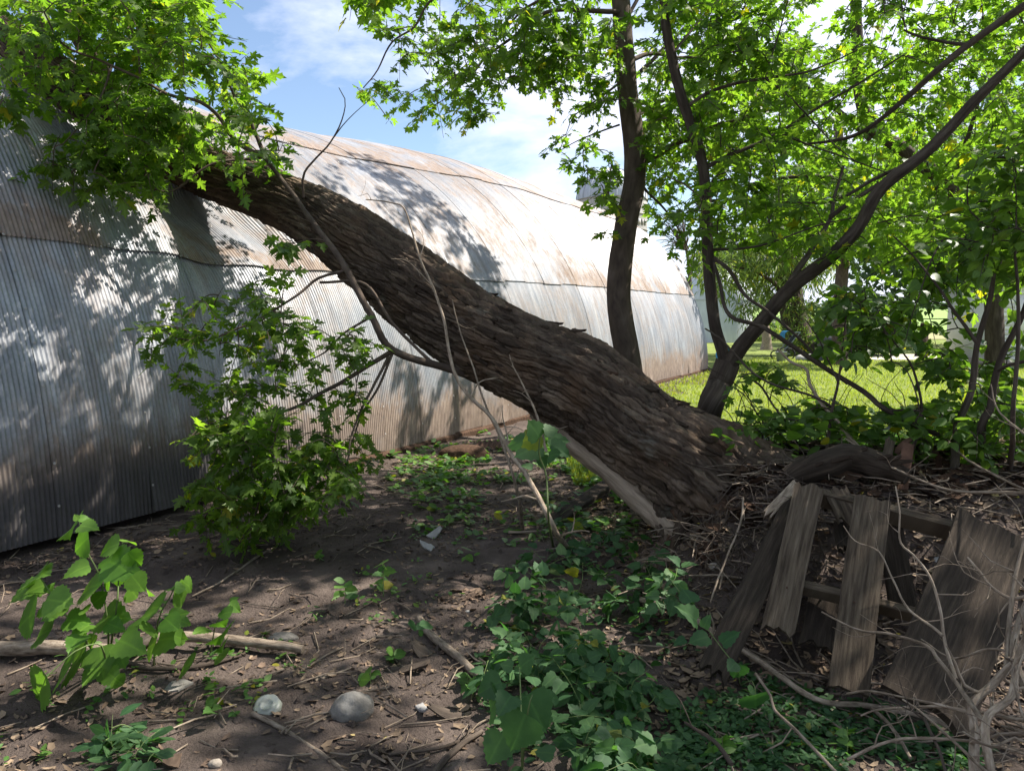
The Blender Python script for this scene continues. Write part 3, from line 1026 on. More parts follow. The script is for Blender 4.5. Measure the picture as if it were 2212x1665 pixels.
H = 0.029 * sstep(0.03, 0.22, e1) * (0.5 + 0.7 * id1) + 0.014 * db1 * (r1 + 0.2) + 0.010 * sstep(0, 0.25, e2) * (0.3 + id2) + 0.008 * db2 * r2 + 0.007 * fine + 0.03 * big
H = H.reshape(U.shape) * np.clip(rad[:, None] / 0.28, 0.5, 1.15)
flare = sstep(1.6, 0.2, pl)[:, None]
lump = fbm(np.column_stack([np.cos(U.ravel() * 6.283) * 2.6, np.sin(U.ravel() * 6.283) * 2.6, Vv.ravel() * 2.2]), 95, 4).reshape(U.shape)
ridge = 1 + flare * (0.12 * np.sin(U * 6.283 * 5 + 1.0) + 0.45 * lump)
RR = rad[:, None] * ridge - 0.02 + H
ang = U * 2 * math.pi
Vt = path[:, None] + (A[:, None] * np.cos(ang)[..., None] + B[:, None] * np.sin(ang)[..., None]) * RR[..., None]
m.grid(Vt, np.stack([U * 1.9, Vv, (0.65 * id1 + 0.35 * id2).reshape(U.shape)], -1))
put('trunk', m, M_BIGBARK, lean.root)
lean.skel.append(path[::6])

# bark-free grey wood running along the underside of the trunk to its foot
bw = [(1150, 893, 5.55), (1235, 950, 5.3), (1310, 1010, 5.05), (1380, 1070, 4.9), (1440, 1130, 4.75), (1475, 1190, 4.68), (1500, 1290, 4.78)]
m = MB()
pp = smooth_path([P(*q) for q in bw], 0.02)
rr = np.interp(np.linspace(0, 1, len(pp)), [0, 0.15, 0.5, 1], [0.03, 0.085, 0.09, 0.075])
m.tube(pp, rr, 48, 0.34, 4)
m_ = m
put('bare_wood', m, M_BARE, lean.root, label='smooth grey wood without bark')
# rotten heartwood pieces at the foot
m = MB()
for x, y, d, w, h in ((1500, 1190, 4.55, .10, .16), (1545, 1200, 4.45, .11, .2), (1600, 1210, 4.35, .10, .18), (1450, 1195, 4.6, .06, .1)):
    b = P(x, y, d)
    q = smooth_path([b - [0, 0, .2], b, b + np.array([.03, .12, h])], 0.02)
    m.tube(q, np.linspace(w, w * .6, len(q)), 20, 0.6, int(x))
put('heartwood', m, M_ROT, lean.root)
# loose roots over the torn root plate
m = MB()
for k in range(300):
    x, y = random.uniform(1500, 1780), random.uniform(1000, 1260)
    p = G(float(x), float(y), random.uniform(0.0, 0.12))
    pts = [p]
    dv = np.array([random.uniform(-.6, .6), random.uniform(-.5, .1), random.uniform(-.8, .3)])
    for q in range(4):
        pts.append(pts[-1] + dv * random.uniform(.04, .1))
        dv = dv + np.array([random.gauss(0, .35), random.gauss(0, .25), random.gauss(0, .3)])
    sp = smooth_path(pts, 0.03)
    m.tube(sp, np.linspace(random.uniform(.002, .006), .001, len(sp)), 4, 0, k, False)
put('root_fibres', m, M_DEADDARK, lean.root, kind='stuff')


for k, (x0, y0, x1, y1, d0, d1, r_) in enumerate(((1500, 1090, 1440, 1230, 4.55, 4.45, .05), (1580, 1110, 1540, 1270, 4.35, 4.15, .06), (1640, 1090, 1650, 1250, 4.3, 4.0, .05), (1690, 1050, 1790, 1100, 4.4, 4.1, .045), (1540, 1120, 1500, 1240, 4.45, 4.3, .035), (1610, 1120, 1600, 1220, 4.25, 4.1, .03))):
    m = MB()
    p = smooth_path([P(x0, y0, d0 + .25), P((x0 + x1) / 2 + random.uniform(-15, 15), (y0 + y1) / 2 - 25, (d0 + d1) / 2), P(x1, y1, d1)], .02, .02, k)
    m.tube(p, np.linspace(r_ * 1.4, r_ * .35, len(p)), 18, .4, k)
    put('root', m, M_ROT if k % 2 else M_BIGBARK, lean.root)


def flake(parent, c, along, out, ln, wd, curl, mat, seed=0):
    """A lifted plate of bark: a thin curved slab with ragged ends."""
    a, o = norm(along), norm(out)
    b = np.cross(a, o)
    n, w = 9, 5
    uu, vv = np.meshgrid(np.linspace(-0.5, 0.5, w), np.linspace(0, 1, n))
    rag = fbm(np.column_stack([uu.ravel() * 6, vv.ravel() * 3]), seed, 3).reshape(uu.shape)
    taper = 1 - 0.55 * vv ** 2
    top = np.asarray(c) + a * ((vv + 0.12 * rag * (vv > 0.8)) * ln)[..., None] + b * (uu * wd * taper)[..., None] + o * (curl * ln * vv ** 2 + 0.01 * rag - 0.3 * wd * uu ** 2)[..., None]
    m = MB()
    uv = np.stack([uu * wd, vv * ln, 0 * uu], -1)
    m.grid(top, uv)
    m.grid((top - o * 0.012)[:, ::-1], uv)
    edge = np.concatenate([top[0], top[1:, -1], top[-1, -2::-1], top[-2:0:-1, 0]])
    edge = np.vstack([edge, edge[:1]])
    m.grid(np.stack([edge - o * 0.012, edge]), np.zeros((2, len(edge), 3)))
    return put('bark_flake', m, mat, parent)


def on_trunk(x, y):
    """Point of the trunk's face seen at (x, y) and the way the trunk runs there."""
    px, py, dp = project(path)
    i = int(np.argmin((px - x) ** 2 + (py - y) ** 2))
    d = dp[i]
    w = P(x, y, d)
    offv = w - path[i]
    offv = offv - t[i] * (offv @ t[i])
    r = rad[i] + 0.008
    h = min(np.linalg.norm(offv), r * 0.98)
    back = norm(np.array([0, 0, CAMZ]) - path[i])
    back = norm(back - t[i] * (back @ t[i]))
    o = norm(offv) if np.linalg.norm(offv) > 1e-4 else back
    back = norm(back - o * (back @ o))
    q = path[i] + o * h + back * math.sqrt(max(0, r * r - h * h))
    return q, norm(q - path[i]), t[i]


for (x, y, ln, wd, cu) in ((1180, 690, .16, .07, .2), (1215, 705, .2, .08, .2), (1385, 835, .16, .08, .2), (1430, 860, .13, .08, .25), (1475, 885, .15, .09, .2), (1060, 628, .1, .06, .25)):
    q, o, a = on_trunk(x, y)
    flake(lean.root, q, -a + np.array([0, 0, .1]), o, ln, wd, cu, M_BIGBARK, int(x))
for k in range(70):
    i = random.randrange(90, len(path) - 500)
    px, py, _ = project(path[i][None])
    off = random.uniform(-0.95, 0.95)
    back = norm(np.array([0, 0, CAMZ]) - path[i])
    back = norm(back - t[i] * (back @ t[i]))
    sd = np.cross(t[i], back)
    o = back * math.sqrt(1 - off * off) + sd * off
    flake(lean.root, path[i] + o * (rad[i] + 0.006), -t[i] if random.random() < .75 else t[i], o, random.uniform(.06, .15), random.uniform(.025, .05), random.uniform(.03, .16), M_BIGBARK, k)

for k in range(30):
    i = random.randrange(45, 170)
    off = random.uniform(-0.98, 0.98)
    back = norm(np.array([0, 0, CAMZ + .6]) - path[i])
    back = norm(back - t[i] * (back @ t[i]))
    sd = np.cross(t[i], back)
    o = back * math.sqrt(1 - off * off) + sd * off
    flake(lean.root, path[i] + o * (rad[i] * 1.03), -t[i] + rng.normal(0, .3, 3), o, random.uniform(.05, .13), random.uniform(.02, .045), random.uniform(.05, .25), M_BIGBARK if k % 3 else M_ROT, k + 300)

# shoots and limbs of the leaning maple, from the photograph's outlines, each at its own depth
lean.limb([P(1040, 818, 5.75), P(960, 795, 5.55), P(850, 757, 5.35), P(800, 680, 5.35), P(745, 575, 5.5), P(690, 500, 5.8), P(640, 430, 6.1), P(573, 342, 6.3)], 0.030, 0.017, segs=12)
lean.limb([P(573, 342, 6.3), P(536, 254, 6.2), P(509, 214, 6.1), P(475, 136, 6.0), P(447, 88, 5.9)], 0.02, 0.006)
lean.limb([P(573, 342, 6.3), P(508, 302, 6.2), P(475, 254, 6.1), P(434, 220, 6.0), P(366, 203, 5.9), P(305, 170, 5.8), P(220, 132, 5.7), P(136, 95, 5.6), P(95, 27, 5.5)], 0.02, 0.006)
lean.limb([P(241, 146, 5.7), P(217, 210, 5.6), P(183, 258, 5.5), P(136, 312, 5.5)], 0.009, 0.004)
lean.limb([P(271, 34, 5.7), P(298, 102, 5.75), P(302, 160, 5.8)], 0.006, 0.009)
lean.limb([P(565, 341, 6.3), P(461, 353, 6.1), P(390, 403, 6.0), P(356, 414, 5.9), P(305, 403, 5.9), P(258, 410, 5.9), P(203, 403, 5.85)], 0.013, 0.004)
lean.limb([P(850, 757, 5.35), P(780, 800, 5.3), P(700, 845, 5.2), P(610, 890, 5.1), P(450, 915, 5.0)], 0.019, 0.006)
lean.limb([P(848, 762, 5.35), P(820, 830, 5.3), P(780, 900, 5.3), P(760, 960, 5.3), P(730, 1030, 5.2)], 0.011, 0.004)
lean.limb([P(840, 770, 5.33), P(770, 910, 5.1), P(750, 1000, 5.0)], 0.012, 0.005)
lean.limb([P(610, 890, 5.1), P(590, 980, 5.0), P(560, 1080, 4.9), P(540, 1150, 4.8)], 0.013, 0.005)
lean.limb([P(745, 585, 5.5), P(690, 600, 5.5), P(640, 640, 5.4), P(560, 690, 5.3), P(450, 735, 5.2), P(380, 730, 5.2)], 0.012, 0.004)
lean.limb([P(800, 685, 5.4), P(740, 720, 5.3), P(700, 760, 5.3), P(640, 790, 5.2)], 0.010, 0.004)
lean.limb([P(656, 427, 6.1), P(658, 373, 6.05), P(715, 305, 6.0), P(746, 230, 5.9), P(732, 190, 5.9)], 0.011, 0.003)
lean.limb([P(715, 305, 6.0), P(750, 260, 5.9), P(800, 215, 5.8)], 0.005, 0.002)
lean.limb([P(690, 610, 5.6), P(790, 615, 5.7), P(850, 700, 5.7), P(930, 780, 5.7), P(985, 800, 5.8)], 0.010, 0.013)
lean.limb([P(250, 230, 7.0), P(210, 150, 6.8), P(160, 60, 6.6), P(120, -60, 6.5)], 0.09, 0.05, segs=12)
lean.limb([P(120, 160, 7.1), P(100, 80, 7.0), P(70, -40, 6.8), P(40, -160, 6.6)], 0.08, 0.05, segs=12)


def pick(poly, n, d0, d1, hole=0.0, seed=0, sc_=1.3):
    """n points spread in a crown: seen inside poly, between two depths, with gaps."""
    q = sample_poly(poly, n * 3)
    dd = d0 + (d1 - d0) * rng.random(len(q))
    w = P(q[:, 0], q[:, 1], dd)
    keepm = fbm(w * sc_, seed, 2) > hole - 0.5
    return w[keepm][:n]


def before_hut(w, gap=0.15):
    pr = w[:, 0] * HUT_P[0] + w[:, 1] * HUT_P[1]
    rr = np.sqrt((HUT_D + HUT_R - pr) ** 2 + (w[:, 2] - 0.07) ** 2)
    return w[rr > HUT_R + gap]


crownL = [(-30, -60), (480, -60), (470, 60), (540, 160), (600, 240), (600, 330), (520, 380), (400, 330), (330, 410), (220, 400), (90, 370), (70, 300), (180, 270), (90, 240), (0, 200), (-30, 200)]
lean.fill(before_hut(pick(crownL, 430, 5.3, 8.2, 0.45, 3)), 0.088, 11, 0.45)
lean.fill(before_hut(pick([(0, -40), (430, -40), (420, 200), (330, 250), (200, 240), (0, 190)], 200, 5.6, 8.6, 0.44, 13)), 0.09, 10, 0.45)
lean.fill(before_hut(pick([(60, 90), (250, 150), (420, 230), (460, 330), (330, 350), (180, 280), (60, 200)], 45, 5.4, 6.6, 0.42, 14)), 0.085, 9, 0.35)
lean.fill(before_hut(pick([(480, 120), (600, 150), (615, 330), (560, 400), (480, 260)], 12, 5.8, 6.6, 0.0, 4)), 0.12, 7, 0.35)
lean.fill(before_hut(pick([(90, 300), (220, 280), (400, 330), (460, 400), (330, 410), (150, 400)], 42, 5.4, 6.6, 0.3, 5)), 0.088, 9, 0.35)
lean.fill(before_hut(pick([(-40, 150), (90, 230), (60, 250), (-40, 230)], 8, 5.0, 6, 0.0, 5)), 0.12, 8, 0.3)
lean.fill(before_hut(pick([(300, 735), (380, 650), (540, 600), (640, 590), (650, 760), (620, 860), (480, 880), (380, 820)], 75, 4.9, 5.5, 0.45, 6), 0.1), 0.078, 9, 0.35)
lean.fill(before_hut(pick([(640, 700), (780, 690), (810, 830), (800, 990), (700, 1050), (620, 900)], 42, 5.0, 5.5, 0.35, 7), 0.1), 0.08, 8, 0.32)
lean.fill(before_hut(pick([(420, 900), (600, 880), (680, 930), (780, 1000), (740, 1060), (640, 1110), (540, 1170), (420, 1150), (395, 1040)], 150, 4.6, 5.3, 0.3, 8), 0.08), 0.082, 10, 0.32)
lean.fill(before_hut(pick([(600, 500), (680, 495), (670, 560), (620, 560)], 3, 5.4, 5.7, 0.0, 8), 0.1), 0.12, 7, 0.2, maxd=1)
lean.finish(300)

# ------------------------------------------------------------------ the upright maple and the forked maple behind the trunk
up_base = G(1368.0, 1030.0)
upm = Plant('upright_maple', up_base, 'straight slim maple trunk standing upright behind the leaning trunk', 'tree', 'maple', M_MAPLE, M_SMOOTHBARK)
upm.limb([up_base - [0, 0, .1], P(1366, 900, 6.9), P(1358, 790, 6.8), P(1337, 640, 6.75), P(1350, 500, 6.7), P(1372, 370, 6.7), P(1356, 200, 6.65), P(1345, 60, 6.6), P(1335, -150, 6.6), P(1340, -450, 6.5), P(1320, -800, 6.4)], 0.135, 0.05, 'trunk', 28, 0.07, 0.0, 0.03)
UB = [
    ([P(1385, 355, 6.7), P(1440, 322, 6.6), P(1490, 300, 6.5), P(1560, 268, 6.3), P(1640, 250, 6.2)], .032, .008),
    ([P(1365, 130, 6.65), P(1410, 118, 6.8), P(1500, 125, 7.1), P(1600, 110, 7.4)], .022, .006),
    ([P(1335, 30, 6.6), P(1324, 24, 6.5), P(1196, 22, 6.6), P(1148, 51, 6.6), P(1053, 119, 6.6), P(1020, 159, 6.55), P(960, 215, 6.5)], .024, .005),
    ([P(1340, -60, 6.6), P(1240, -30, 6.8), P(1148, 10, 7.0), P(1108, 44, 7.1), P(1026, 156, 7.2)], .022, .005),
    ([P(1340, -100, 6.6), P(1150, -70, 6.4), P(1000, -40, 6.2), P(928, 7, 6.2), P(894, 61, 6.2), P(847, 93, 6.2), P(816, 152, 6.15), P(785, 190, 6.1)], .025, .004),
    ([P(1338, 180, 6.65), P(1290, 215, 6.6), P(1240, 251, 6.5), P(1223, 290, 6.5)], .012, .003),
    ([P(1338, 455, 6.65), P(1314, 424, 6.6), P(1318, 373, 6.6), P(1321, 356, 6.6)], .016, .006),
    ([P(1338, 270, 6.7), P(1280, 290, 6.9), P(1200, 330, 7.1)], .010, .003),
    ([P(1385, 400, 6.75), P(1450, 470, 7.0), P(1500, 560, 7.3)], .014, .004),
    ([P(1375, 250, 6.7), P(1450, 210, 7.4), P(1520, 190, 8)], .02, .006),
]
for a in UB:
    upm.limb(*a)
upm.fill(pick([(780, -60), (1330, -60), (1330, 120), (1180, 190), (1060, 190), (1055, 255), (920, 250), (850, 230), (770, 195), (830, 120)], 250, 5.8, 7.8, 0.46, 22), 0.08, 10, 0.4)
upm.fill(pick([(700, -60), (900, -60), (850, 20), (720, 8)], 12, 6, 7, 0.2, 22), 0.115, 9, 0.35)
upm.fill(pick([(1200, 60), (1340, 60), (1340, 250), (1260, 240), (1190, 200)], 34, 6.2, 7.2, 0.35, 23), 0.08, 8, 0.35)
upm.fill(pick([(1150, 330), (1260, 265), (1330, 260), (1330, 400), (1260, 360)], 26, 6.3, 7.4, 0.2, 24), 0.08, 7, 0.3)
upm.fill(pick([(1380, 230), (1600, 180), (1640, 330), (1560, 420), (1420, 450), (1390, 380)], 80, 6, 8, 0.45, 26), 0.085, 9, 0.35)
upm.fill(pick([(1250, 340), (1335, 330), (1335, 470), (1280, 440)], 14, 6.2, 7.0, 0.1, 25), 0.08, 8, 0.28)
upm.fill(pick([(1220, 400), (1270, 380), (1290, 430), (1240, 420)], 2, 6.4, 6.8, 0.0, 24), 0.11, 6, 0.2)
upm.fill(pick([(1290, 500), (1330, 480), (1320, 520)], 2, 6.4, 6.8, 0.0, 24), 0.1, 6, 0.2)
# the crown above the picture
w = np.column_stack([rng.uniform(-2.2, 3.2, 330), rng.uniform(4.2, 8.2, 330), rng.uniform(4.6, 8.6, 330)])
w = w[fbm(w * 0.45, 60, 2) > -0.02]
upm.fill(w, 0.13, 12, 0.36)
upm.finish(300)

fk_base = G(1520.0, 985.0)
fkm = Plant('forked_maple', fk_base, 'dark young maple forking into two stems behind the trunk foot', 'tree', 'maple', M_MAPLE, M_BARK)
fkm.limb([fk_base - [0, 0, .1], P(1530, 900, 5.7), P(1555, 830, 5.6), P(1572, 785, 5.6)], .108, .09, 'trunk', 24, 0.08, 0, 0.03)
fkm.limb([P(1572, 800, 5.6), P(1555, 740, 5.6), P(1542, 690, 5.6), P(1530, 560, 5.6), P(1525, 420, 5.6), P(1512, 330, 5.6), P(1475, 220, 5.6), P(1455, 140, 5.6), P(1435, 30, 5.6), P(1425, -140, 5.6), P(1430, -450, 5.6)], .045, .030, 'stem', 16, 0.08, 0, 0.03)
fkm.limb([P(1572, 800, 5.6), P(1600, 750, 5.5), P(1650, 690, 5.4), P(1705, 625, 5.3), P(1788, 560, 5.2), P(1853, 492, 5.1), P(1904, 407, 5.0), P(2005, 325, 4.9), P(2107, 217, 4.8), P(2212, 112, 4.7), P(2400, -90, 4.6)], .060, .022, 'stem', 20, 0.08, 0, 0.03)
FB = [
    ([P(1700, 622, 5.3), P(1734, 564, 5.4), P(1793, 475, 5.6), P(1802, 424, 5.7), P(1822, 359, 5.8)], .026, .010),
    ([P(1793, 470, 5.6), P(1860, 420, 5.5), P(1950, 365, 5.4), P(2005, 325, 5.3)], .018, .012),
    ([P(1700, 437, 6.1), P(1800, 434, 5.7), P(1890, 386, 5.5), P(1950, 359, 5.4)], .008, .014),
    ([P(1740, 312, 5.9), P(1846, 292, 5.6), P(1937, 230, 5.4), P(2090, 98, 5.1), P(2212, 14, 5.0), P(2350, -80, 4.9)], .008, .034),
    ([P(1527, 361, 5.6), P(1580, 335, 5.6), P(1680, 288, 5.6), P(1788, 220, 5.6), P(1863, 176, 5.6), P(1950, 120, 5.6)], .018, .005),
    ([P(1483, 232, 5.6), P(1544, 193, 5.5), P(1653, 170, 5.5), P(1755, 153, 5.5), P(1850, 110, 5.5)], .016, .005),
    ([P(1653, 170, 5.5), P(1668, 120, 5.5), P(1690, 50, 5.5), P(1705, -10, 5.5)], .007, .004),
    ([P(1653, 170, 5.5), P(1710, 215, 5.5), P(1790, 300, 5.4), P(1850, 350, 5.3)], .008, .004),
    ([P(1680, 288, 5.6), P(1740, 310, 5.6), P(1850, 350, 5.5), P(1960, 390, 5.4)], .008, .004),
    ([P(1952, 65, 5.3), P(1990, 80, 5.25), P(2085, 97, 5.1)], .007, .013),
    ([P(1955, 60, 5.3), P(1950, 30, 5.3), P(1945, -20, 5.3)], .006, .004),
    ([P(1542, 540, 5.6), P(1640, 530, 5.3), P(1760, 490, 5.2), P(1850, 470, 5.1)], .010, .004),
    ([P(1541, 557, 5.6), P(1575, 584, 5.4), P(1609, 635, 5.3), P(1660, 672, 5.2), P(1741, 747, 5.1), P(1768, 781, 5.0), P(1830, 830, 4.9)], .016, .006),
    ([P(1540, 560, 5.6), P(1555, 615, 5.3), P(1575, 683, 5.1), P(1639, 703, 5.0), P(1680, 727, 4.9), P(1782, 794, 4.8), P(1866, 845, 4.7), P(1914, 886, 4.6), P(2039, 944, 4.5), P(2100, 960, 4.5)], .012, .017),
    ([P(1914, 886, 4.6), P(1990, 890, 4.5), P(2070, 920, 4.5), P(2140, 960, 4.4)], .008, .004),
    ([P(1524, 710, 5.6), P(1565, 740, 5.1), P(1639, 815, 4.9), P(1755, 855, 4.7), P(1800, 880, 4.7)], .006, .008),
    ([P(1600, 812, 5.5), P(1640, 830, 5.3), P(1680, 890, 5.1), P(1720, 940, 5.0)], .010, .005),
    ([P(1450, 120, 5.6), P(1500, 60, 5.7), P(1560, -10, 5.8)], .012, .006),
    ([P(1527, 440, 5.6), P(1480, 400, 5.8), P(1440, 380, 6.0)], .01, .004),
]
for a in FB:
    fkm.limb(*a)
canR = [(1390, -60), (2260, -60), (2260, 620), (2000, 620), (1850, 560), (1760, 540), (1560, 520), (1480, 560), (1400, 470), (1390, 300)]
hole = [(1700, -20), (1830, -20), (1800, 90), (1740, 95)]


def drop(w, poly):
    px, py, _ = project(w)
    return w[~in_poly(px, py, poly)]


fkm.fill(drop(pick(canR, 720, 5.0, 8.5, 0.46, 27), hole), 0.082, 11, 0.42)
fkm.fill(drop(pick([(1480, -40), (1740, -40), (1740, 330), (1480, 330)], 150, 5.2, 8.5, 0.42, 28), hole), 0.085, 10, 0.4)
fkm.fill(pick([(1590, 760), (1700, 780), (1720, 830), (1640, 850), (1590, 830)], 7, 4.8, 5.4, 0.0, 29), 0.10, 6, 0.25)
w = np.column_stack([rng.uniform(1.5, 7.5, 420), rng.uniform(1.8, 7.0, 420), rng.uniform(4.4, 8.2, 420)])
w = w[fbm(w * 0.45, 61, 2) > -0.04]
w = np.vstack([w, np.array([5.3, 4.4, 5.2]) + rng.normal(0, .55, (26, 3))])  # extra clump of unseen crown leaves added to shade the wide plank
fkm.fill(w, 0.125, 11, 0.5)
fkm.finish(300)

# a third maple further back closes the canopy to the right
bk_base = G(2010.0, 800.0)
bkm = Plant('background_maple', (6.3, 9.8, 0.0), 'tall leafy maple on the lawn edge behind the forked maple', 'tree', 'maple', M_MAPLE, M_BARK)
bkm.limb([np.array([6.3, 9.8, -.1]), P(2140, 600, 9.8), P(2060, 420, 9.6), P(1960, 330, 9.5), P(1870, 250, 9.4), P(1850, 50, 9.2), P(1850, -300, 9)], .13, .05, 'trunk', 14, 0.1, 0, 0.08)
for a in (([P(2050, 410, 9.6), P(2080, 330, 9.3), P(2120, 200, 9)], .05, .015), ([P(1880, 300, 9.5), P(1760, 200, 9.3), P(1640, 140, 9.2)], .045, .012), ([P(2110, 520, 9.7), P(2150, 450, 9.5), P(2180, 400, 9.3)], .04, .012), ([P(1900, 400, 9.6), P(1750, 380, 9.5), P(1600, 400, 9.4)], .04, .01)):
    bkm.limb(*a)
bkm.fill(drop(pick([(1640, 110), (2260, 60), (2260, 580), (1960, 560), (1840, 500), (1660, 480)], 520, 8.5, 12.0, 0.44, 41, 0.8), hole), 0.10, 12, 0.5)
bkm.finish(300)

wm = Plant('slim_maple', (1.53, 10.4, 0.0), 'slim maple on the lawn hidden behind the upright trunk, its crown over the barn wall', 'tree', 'maple', M_MAPLE, M_BARK)
wm.limb([np.array([1.53, 10.4, -.1]), P(1345, 640, 10.5), P(1352, 500, 10.5), P(1368, 370, 10.5), P(1358, 150, 10.6), P(1350, -100, 10.7)], .09, .05, 'trunk', 12, .1, 0, .08)
for a in (([P(1365, 330, 10.5), P(1440, 230, 10.6), P(1540, 160, 10.8)], .03, .01), ([P(1360, 180, 10.6), P(1480, 60, 10.8), P(1620, -60, 11)], .035, .01), ([P(1355, 40, 10.6), P(1420, -90, 10.8), P(1480, -220, 11)], .03, .01)):
    wm.limb(*a)
wm.fill(pick([(1380, -420), (1760, -420), (1760, 150), (1600, 300), (1420, 330), (1390, 200)], 330, 9.8, 12.8, 0.46, 48, .5), .11, 12, .42)
wm.finish(300)

# the grove goes on to the right of and behind the viewer and shades the foreground
for nm, bx, by, cen, rad3, n, sd, lab in (('grove_maple', 7.6, 2.0, (7.0, 2.6, 6.6), (3.2, 3.0, 2.6), 330, 62, 'grove maple standing out of view to the right'),
                                          ('grove_maple', 1.5, -4.5, (0.5, -3.2, 6.6), (5.5, 3.2, 2.8), 330, 63, 'grove maple standing out of view behind the viewer'),
                                          ('grove_maple', -5.5, -2.5, (-5.0, -2.0, 6.0), (3.0, 3.0, 2.6), 200, 64, 'grove maple standing out of view at the near end of the barn'),
                                          ('grove_maple', 9.5, -3.0, (8.5, -2.5, 5.0), (3.0, 3.0, 3.5), 220, 65, 'grove maple standing out of view behind and to the right')):
    gm = Plant(nm, (bx, by, 0), lab, 'tree', 'maple', M_MAPLE, M_BARK, 'grove maples out of view')
    cen = np.array(cen)
    gm.limb([np.array([bx, by, -.1]), np.array([bx, by, 2.5]), cen * .5 + np.array([bx, by, 5.0]) * .5, cen + [0, 0, 1]], .2, .06, 'trunk', 12, .1, 0, .1)
    for k in range(6):
        a_ = k * 1.05
        gm.limb([np.array([bx, by, 2.5 + .3 * k]), (np.array([bx, by, 3.5]) + cen) / 2 + [math.cos(a_), math.sin(a_), 0], cen + rad3 * np.array([.7 * math.cos(a_), .7 * math.sin(a_), 0])], .06, .02, step=.12)
    q = norm(rng.normal(0, 1, (n, 3))) * rng.random((n, 1)) ** .4 * np.array(rad3) + cen
    q = q[fbm(q * .8, sd, 2) > -.14]
    gm.fill(q, .14, 11, .55, .008)
    gm.finish(0)

# ------------------------------------------------------------------ shrubs on the right
sh1 = Plant('mulberry_shrub', G(2060.0, 1020.0), 'dense dark-leaved shrub with several brown stems at the far right', 'shrub', 'heart', M_SHRUB, M_BARK)
for a in (([G(2060.0, 1025.0) - [0, 0, .05], P(2066, 930, 4.4), P(2100, 842, 4.4), P(2114, 727, 4.4), P(2141, 640, 4.4), P(2160, 480, 4.4), P(2180, 330, 4.3)], .026, .008),
          ([G(2110.0, 1010.0) - [0, 0, .05], P(2121, 920, 4.2), P(2138, 886, 4.2), P(2158, 784, 4.2), P(2209, 676, 4.1), P(2250, 560, 4.0)], .028, .012),
          ([P(2155, 800, 4.2), P(2180, 790, 4.1), P(2240, 775, 4.0)], .012, .008),
          ([G(1960.0, 1010.0), P(1990, 900, 4.4), P(1975, 800, 4.4), P(1940, 745, 4.4), P(1900, 700, 4.4)], .012, .004),
          ([P(2110, 740, 4.4), P(2040, 640, 4.5), P(1980, 560, 4.6), P(1930, 510, 4.6)], .012, .004),
          ([G(2180.0, 1015.0), P(2190, 900, 3.9), P(2200, 700, 3.9), P(2190, 500, 3.9)], .016, .006)):
    sh1.limb(*a)
sh1.fill(pick([(1950, 560), (2080, 480), (2230, 330), (2260, 640), (2260, 930), (2160, 880), (2060, 860), (2000, 780), (1960, 680)], 165, 3.7, 5.4, 0.46, 31), 0.072, 9, 0.32)
sh1.fill(pick([(2080, 330), (2240, 250), (2240, 620), (2100, 560)], 55, 3.7, 5.0, 0.4, 32), 0.07, 9, 0.3)
sh1.fill(pick([(1960, 860), (2230, 880), (2230, 1010), (1980, 980)], 40, 4.0, 4.8, 0.3, 33), 0.075, 8, 0.25)
sh1.finish(300)

sh2 = Plant('broadleaf_sapling', G(1788.0, 1000.0), 'thin sapling with rounded bright leaves in front of the lawn', 'shrub', 'heart', M_SHRUB, M_BARK)
for a in (([G(1785.0, 1005.0), P(1788, 937, 4.6), P(1795, 886, 4.6), P(1812, 818, 4.6), P(1822, 744, 4.6), P(1830, 660, 4.6)], .013, .004),
          ([P(1815, 800, 4.6), P(1850, 730, 4.6), P(1900, 670, 4.6)], .007, .003), ([P(1812, 830, 4.6), P(1770, 740, 4.6), P(1740, 690, 4.7)], .006, .003),
          ([G(1990.0, 1000.0), P(1985, 880, 4.4), P(1960, 800, 4.4), P(1926, 780, 4.4)], .008, .003)):
    sh2.limb(*a)
sh2.fill(pick([(1750, 680), (1830, 610), (1960, 640), (1970, 720), (1900, 760), (1840, 790), (1760, 740)], 58, 4.3, 5.0, 0.3, 34), 0.072, 7, 0.22)
sh2.fill(pick([(1650, 880), (1800, 850), (1900, 880), (1900, 960), (1700, 980), (1620, 960)], 22, 4.6, 5.4, 0.3, 35), 0.07, 6, 0.22)
sh2.finish(300)

sh3 = Plant('bramble_thicket', (2.1, 6.2, 0.35), 'tangle of thin bare canes and sunlit leaves behind the root mound', 'thicket', 'heart', M_COVER, M_DEADDARK)
for k in range(46):
    x = random.uniform(1570, 2000)
    d = random.uniform(5.0, 6.4)
    b = P(x, random.uniform(985, 1010), d)
    h = random.uniform(60, 200)
    dx = random.uniform(-160, 120)
    sh3.limb([b, P(x + dx * .4, 990 - h * .7, d - .1), P(x + dx, 985 - h, d - random.uniform(0, .4))], .006, .002, own=k < 20, segs=5, wob=.03)
sh3.fill(pick([(1560, 940), (1700, 925), (1960, 925), (2100, 930), (2060, 1010), (1640, 1010)], 85, 5.0, 6.6, 0.4, 36), 0.07, 7, 0.22, maxd=1.2)
sh3.finish(200)

# wire tangle
m = MB()
for k in range(14):
    c = P(1590 + random.uniform(0, 90), 930 + random.uniform(-15, 50), 5.0 + random.uniform(-.1, .1))
    rw, rh = random.uniform(.05, .22), random.uniform(.08, .2)
    ph = random.uniform(0, 6)
    a = np.linspace(ph, ph + random.uniform(3, 6.5), 26)
    m.tube(np.stack([c[0] + rw * np.cos(a) + .03 * np.sin(3 * a), c[1] + .08 * np.sin(a * 1.7 + k), c[2] + rh * np.sin(a) - .05], -1), .0028, 5, 0, k)
put('wire_tangle', m, M_WIRE, label='tangle of looped rusty wire behind the trunk foot', cat='wire')

# ------------------------------------------------------------------ loose branches, sticks and saplings


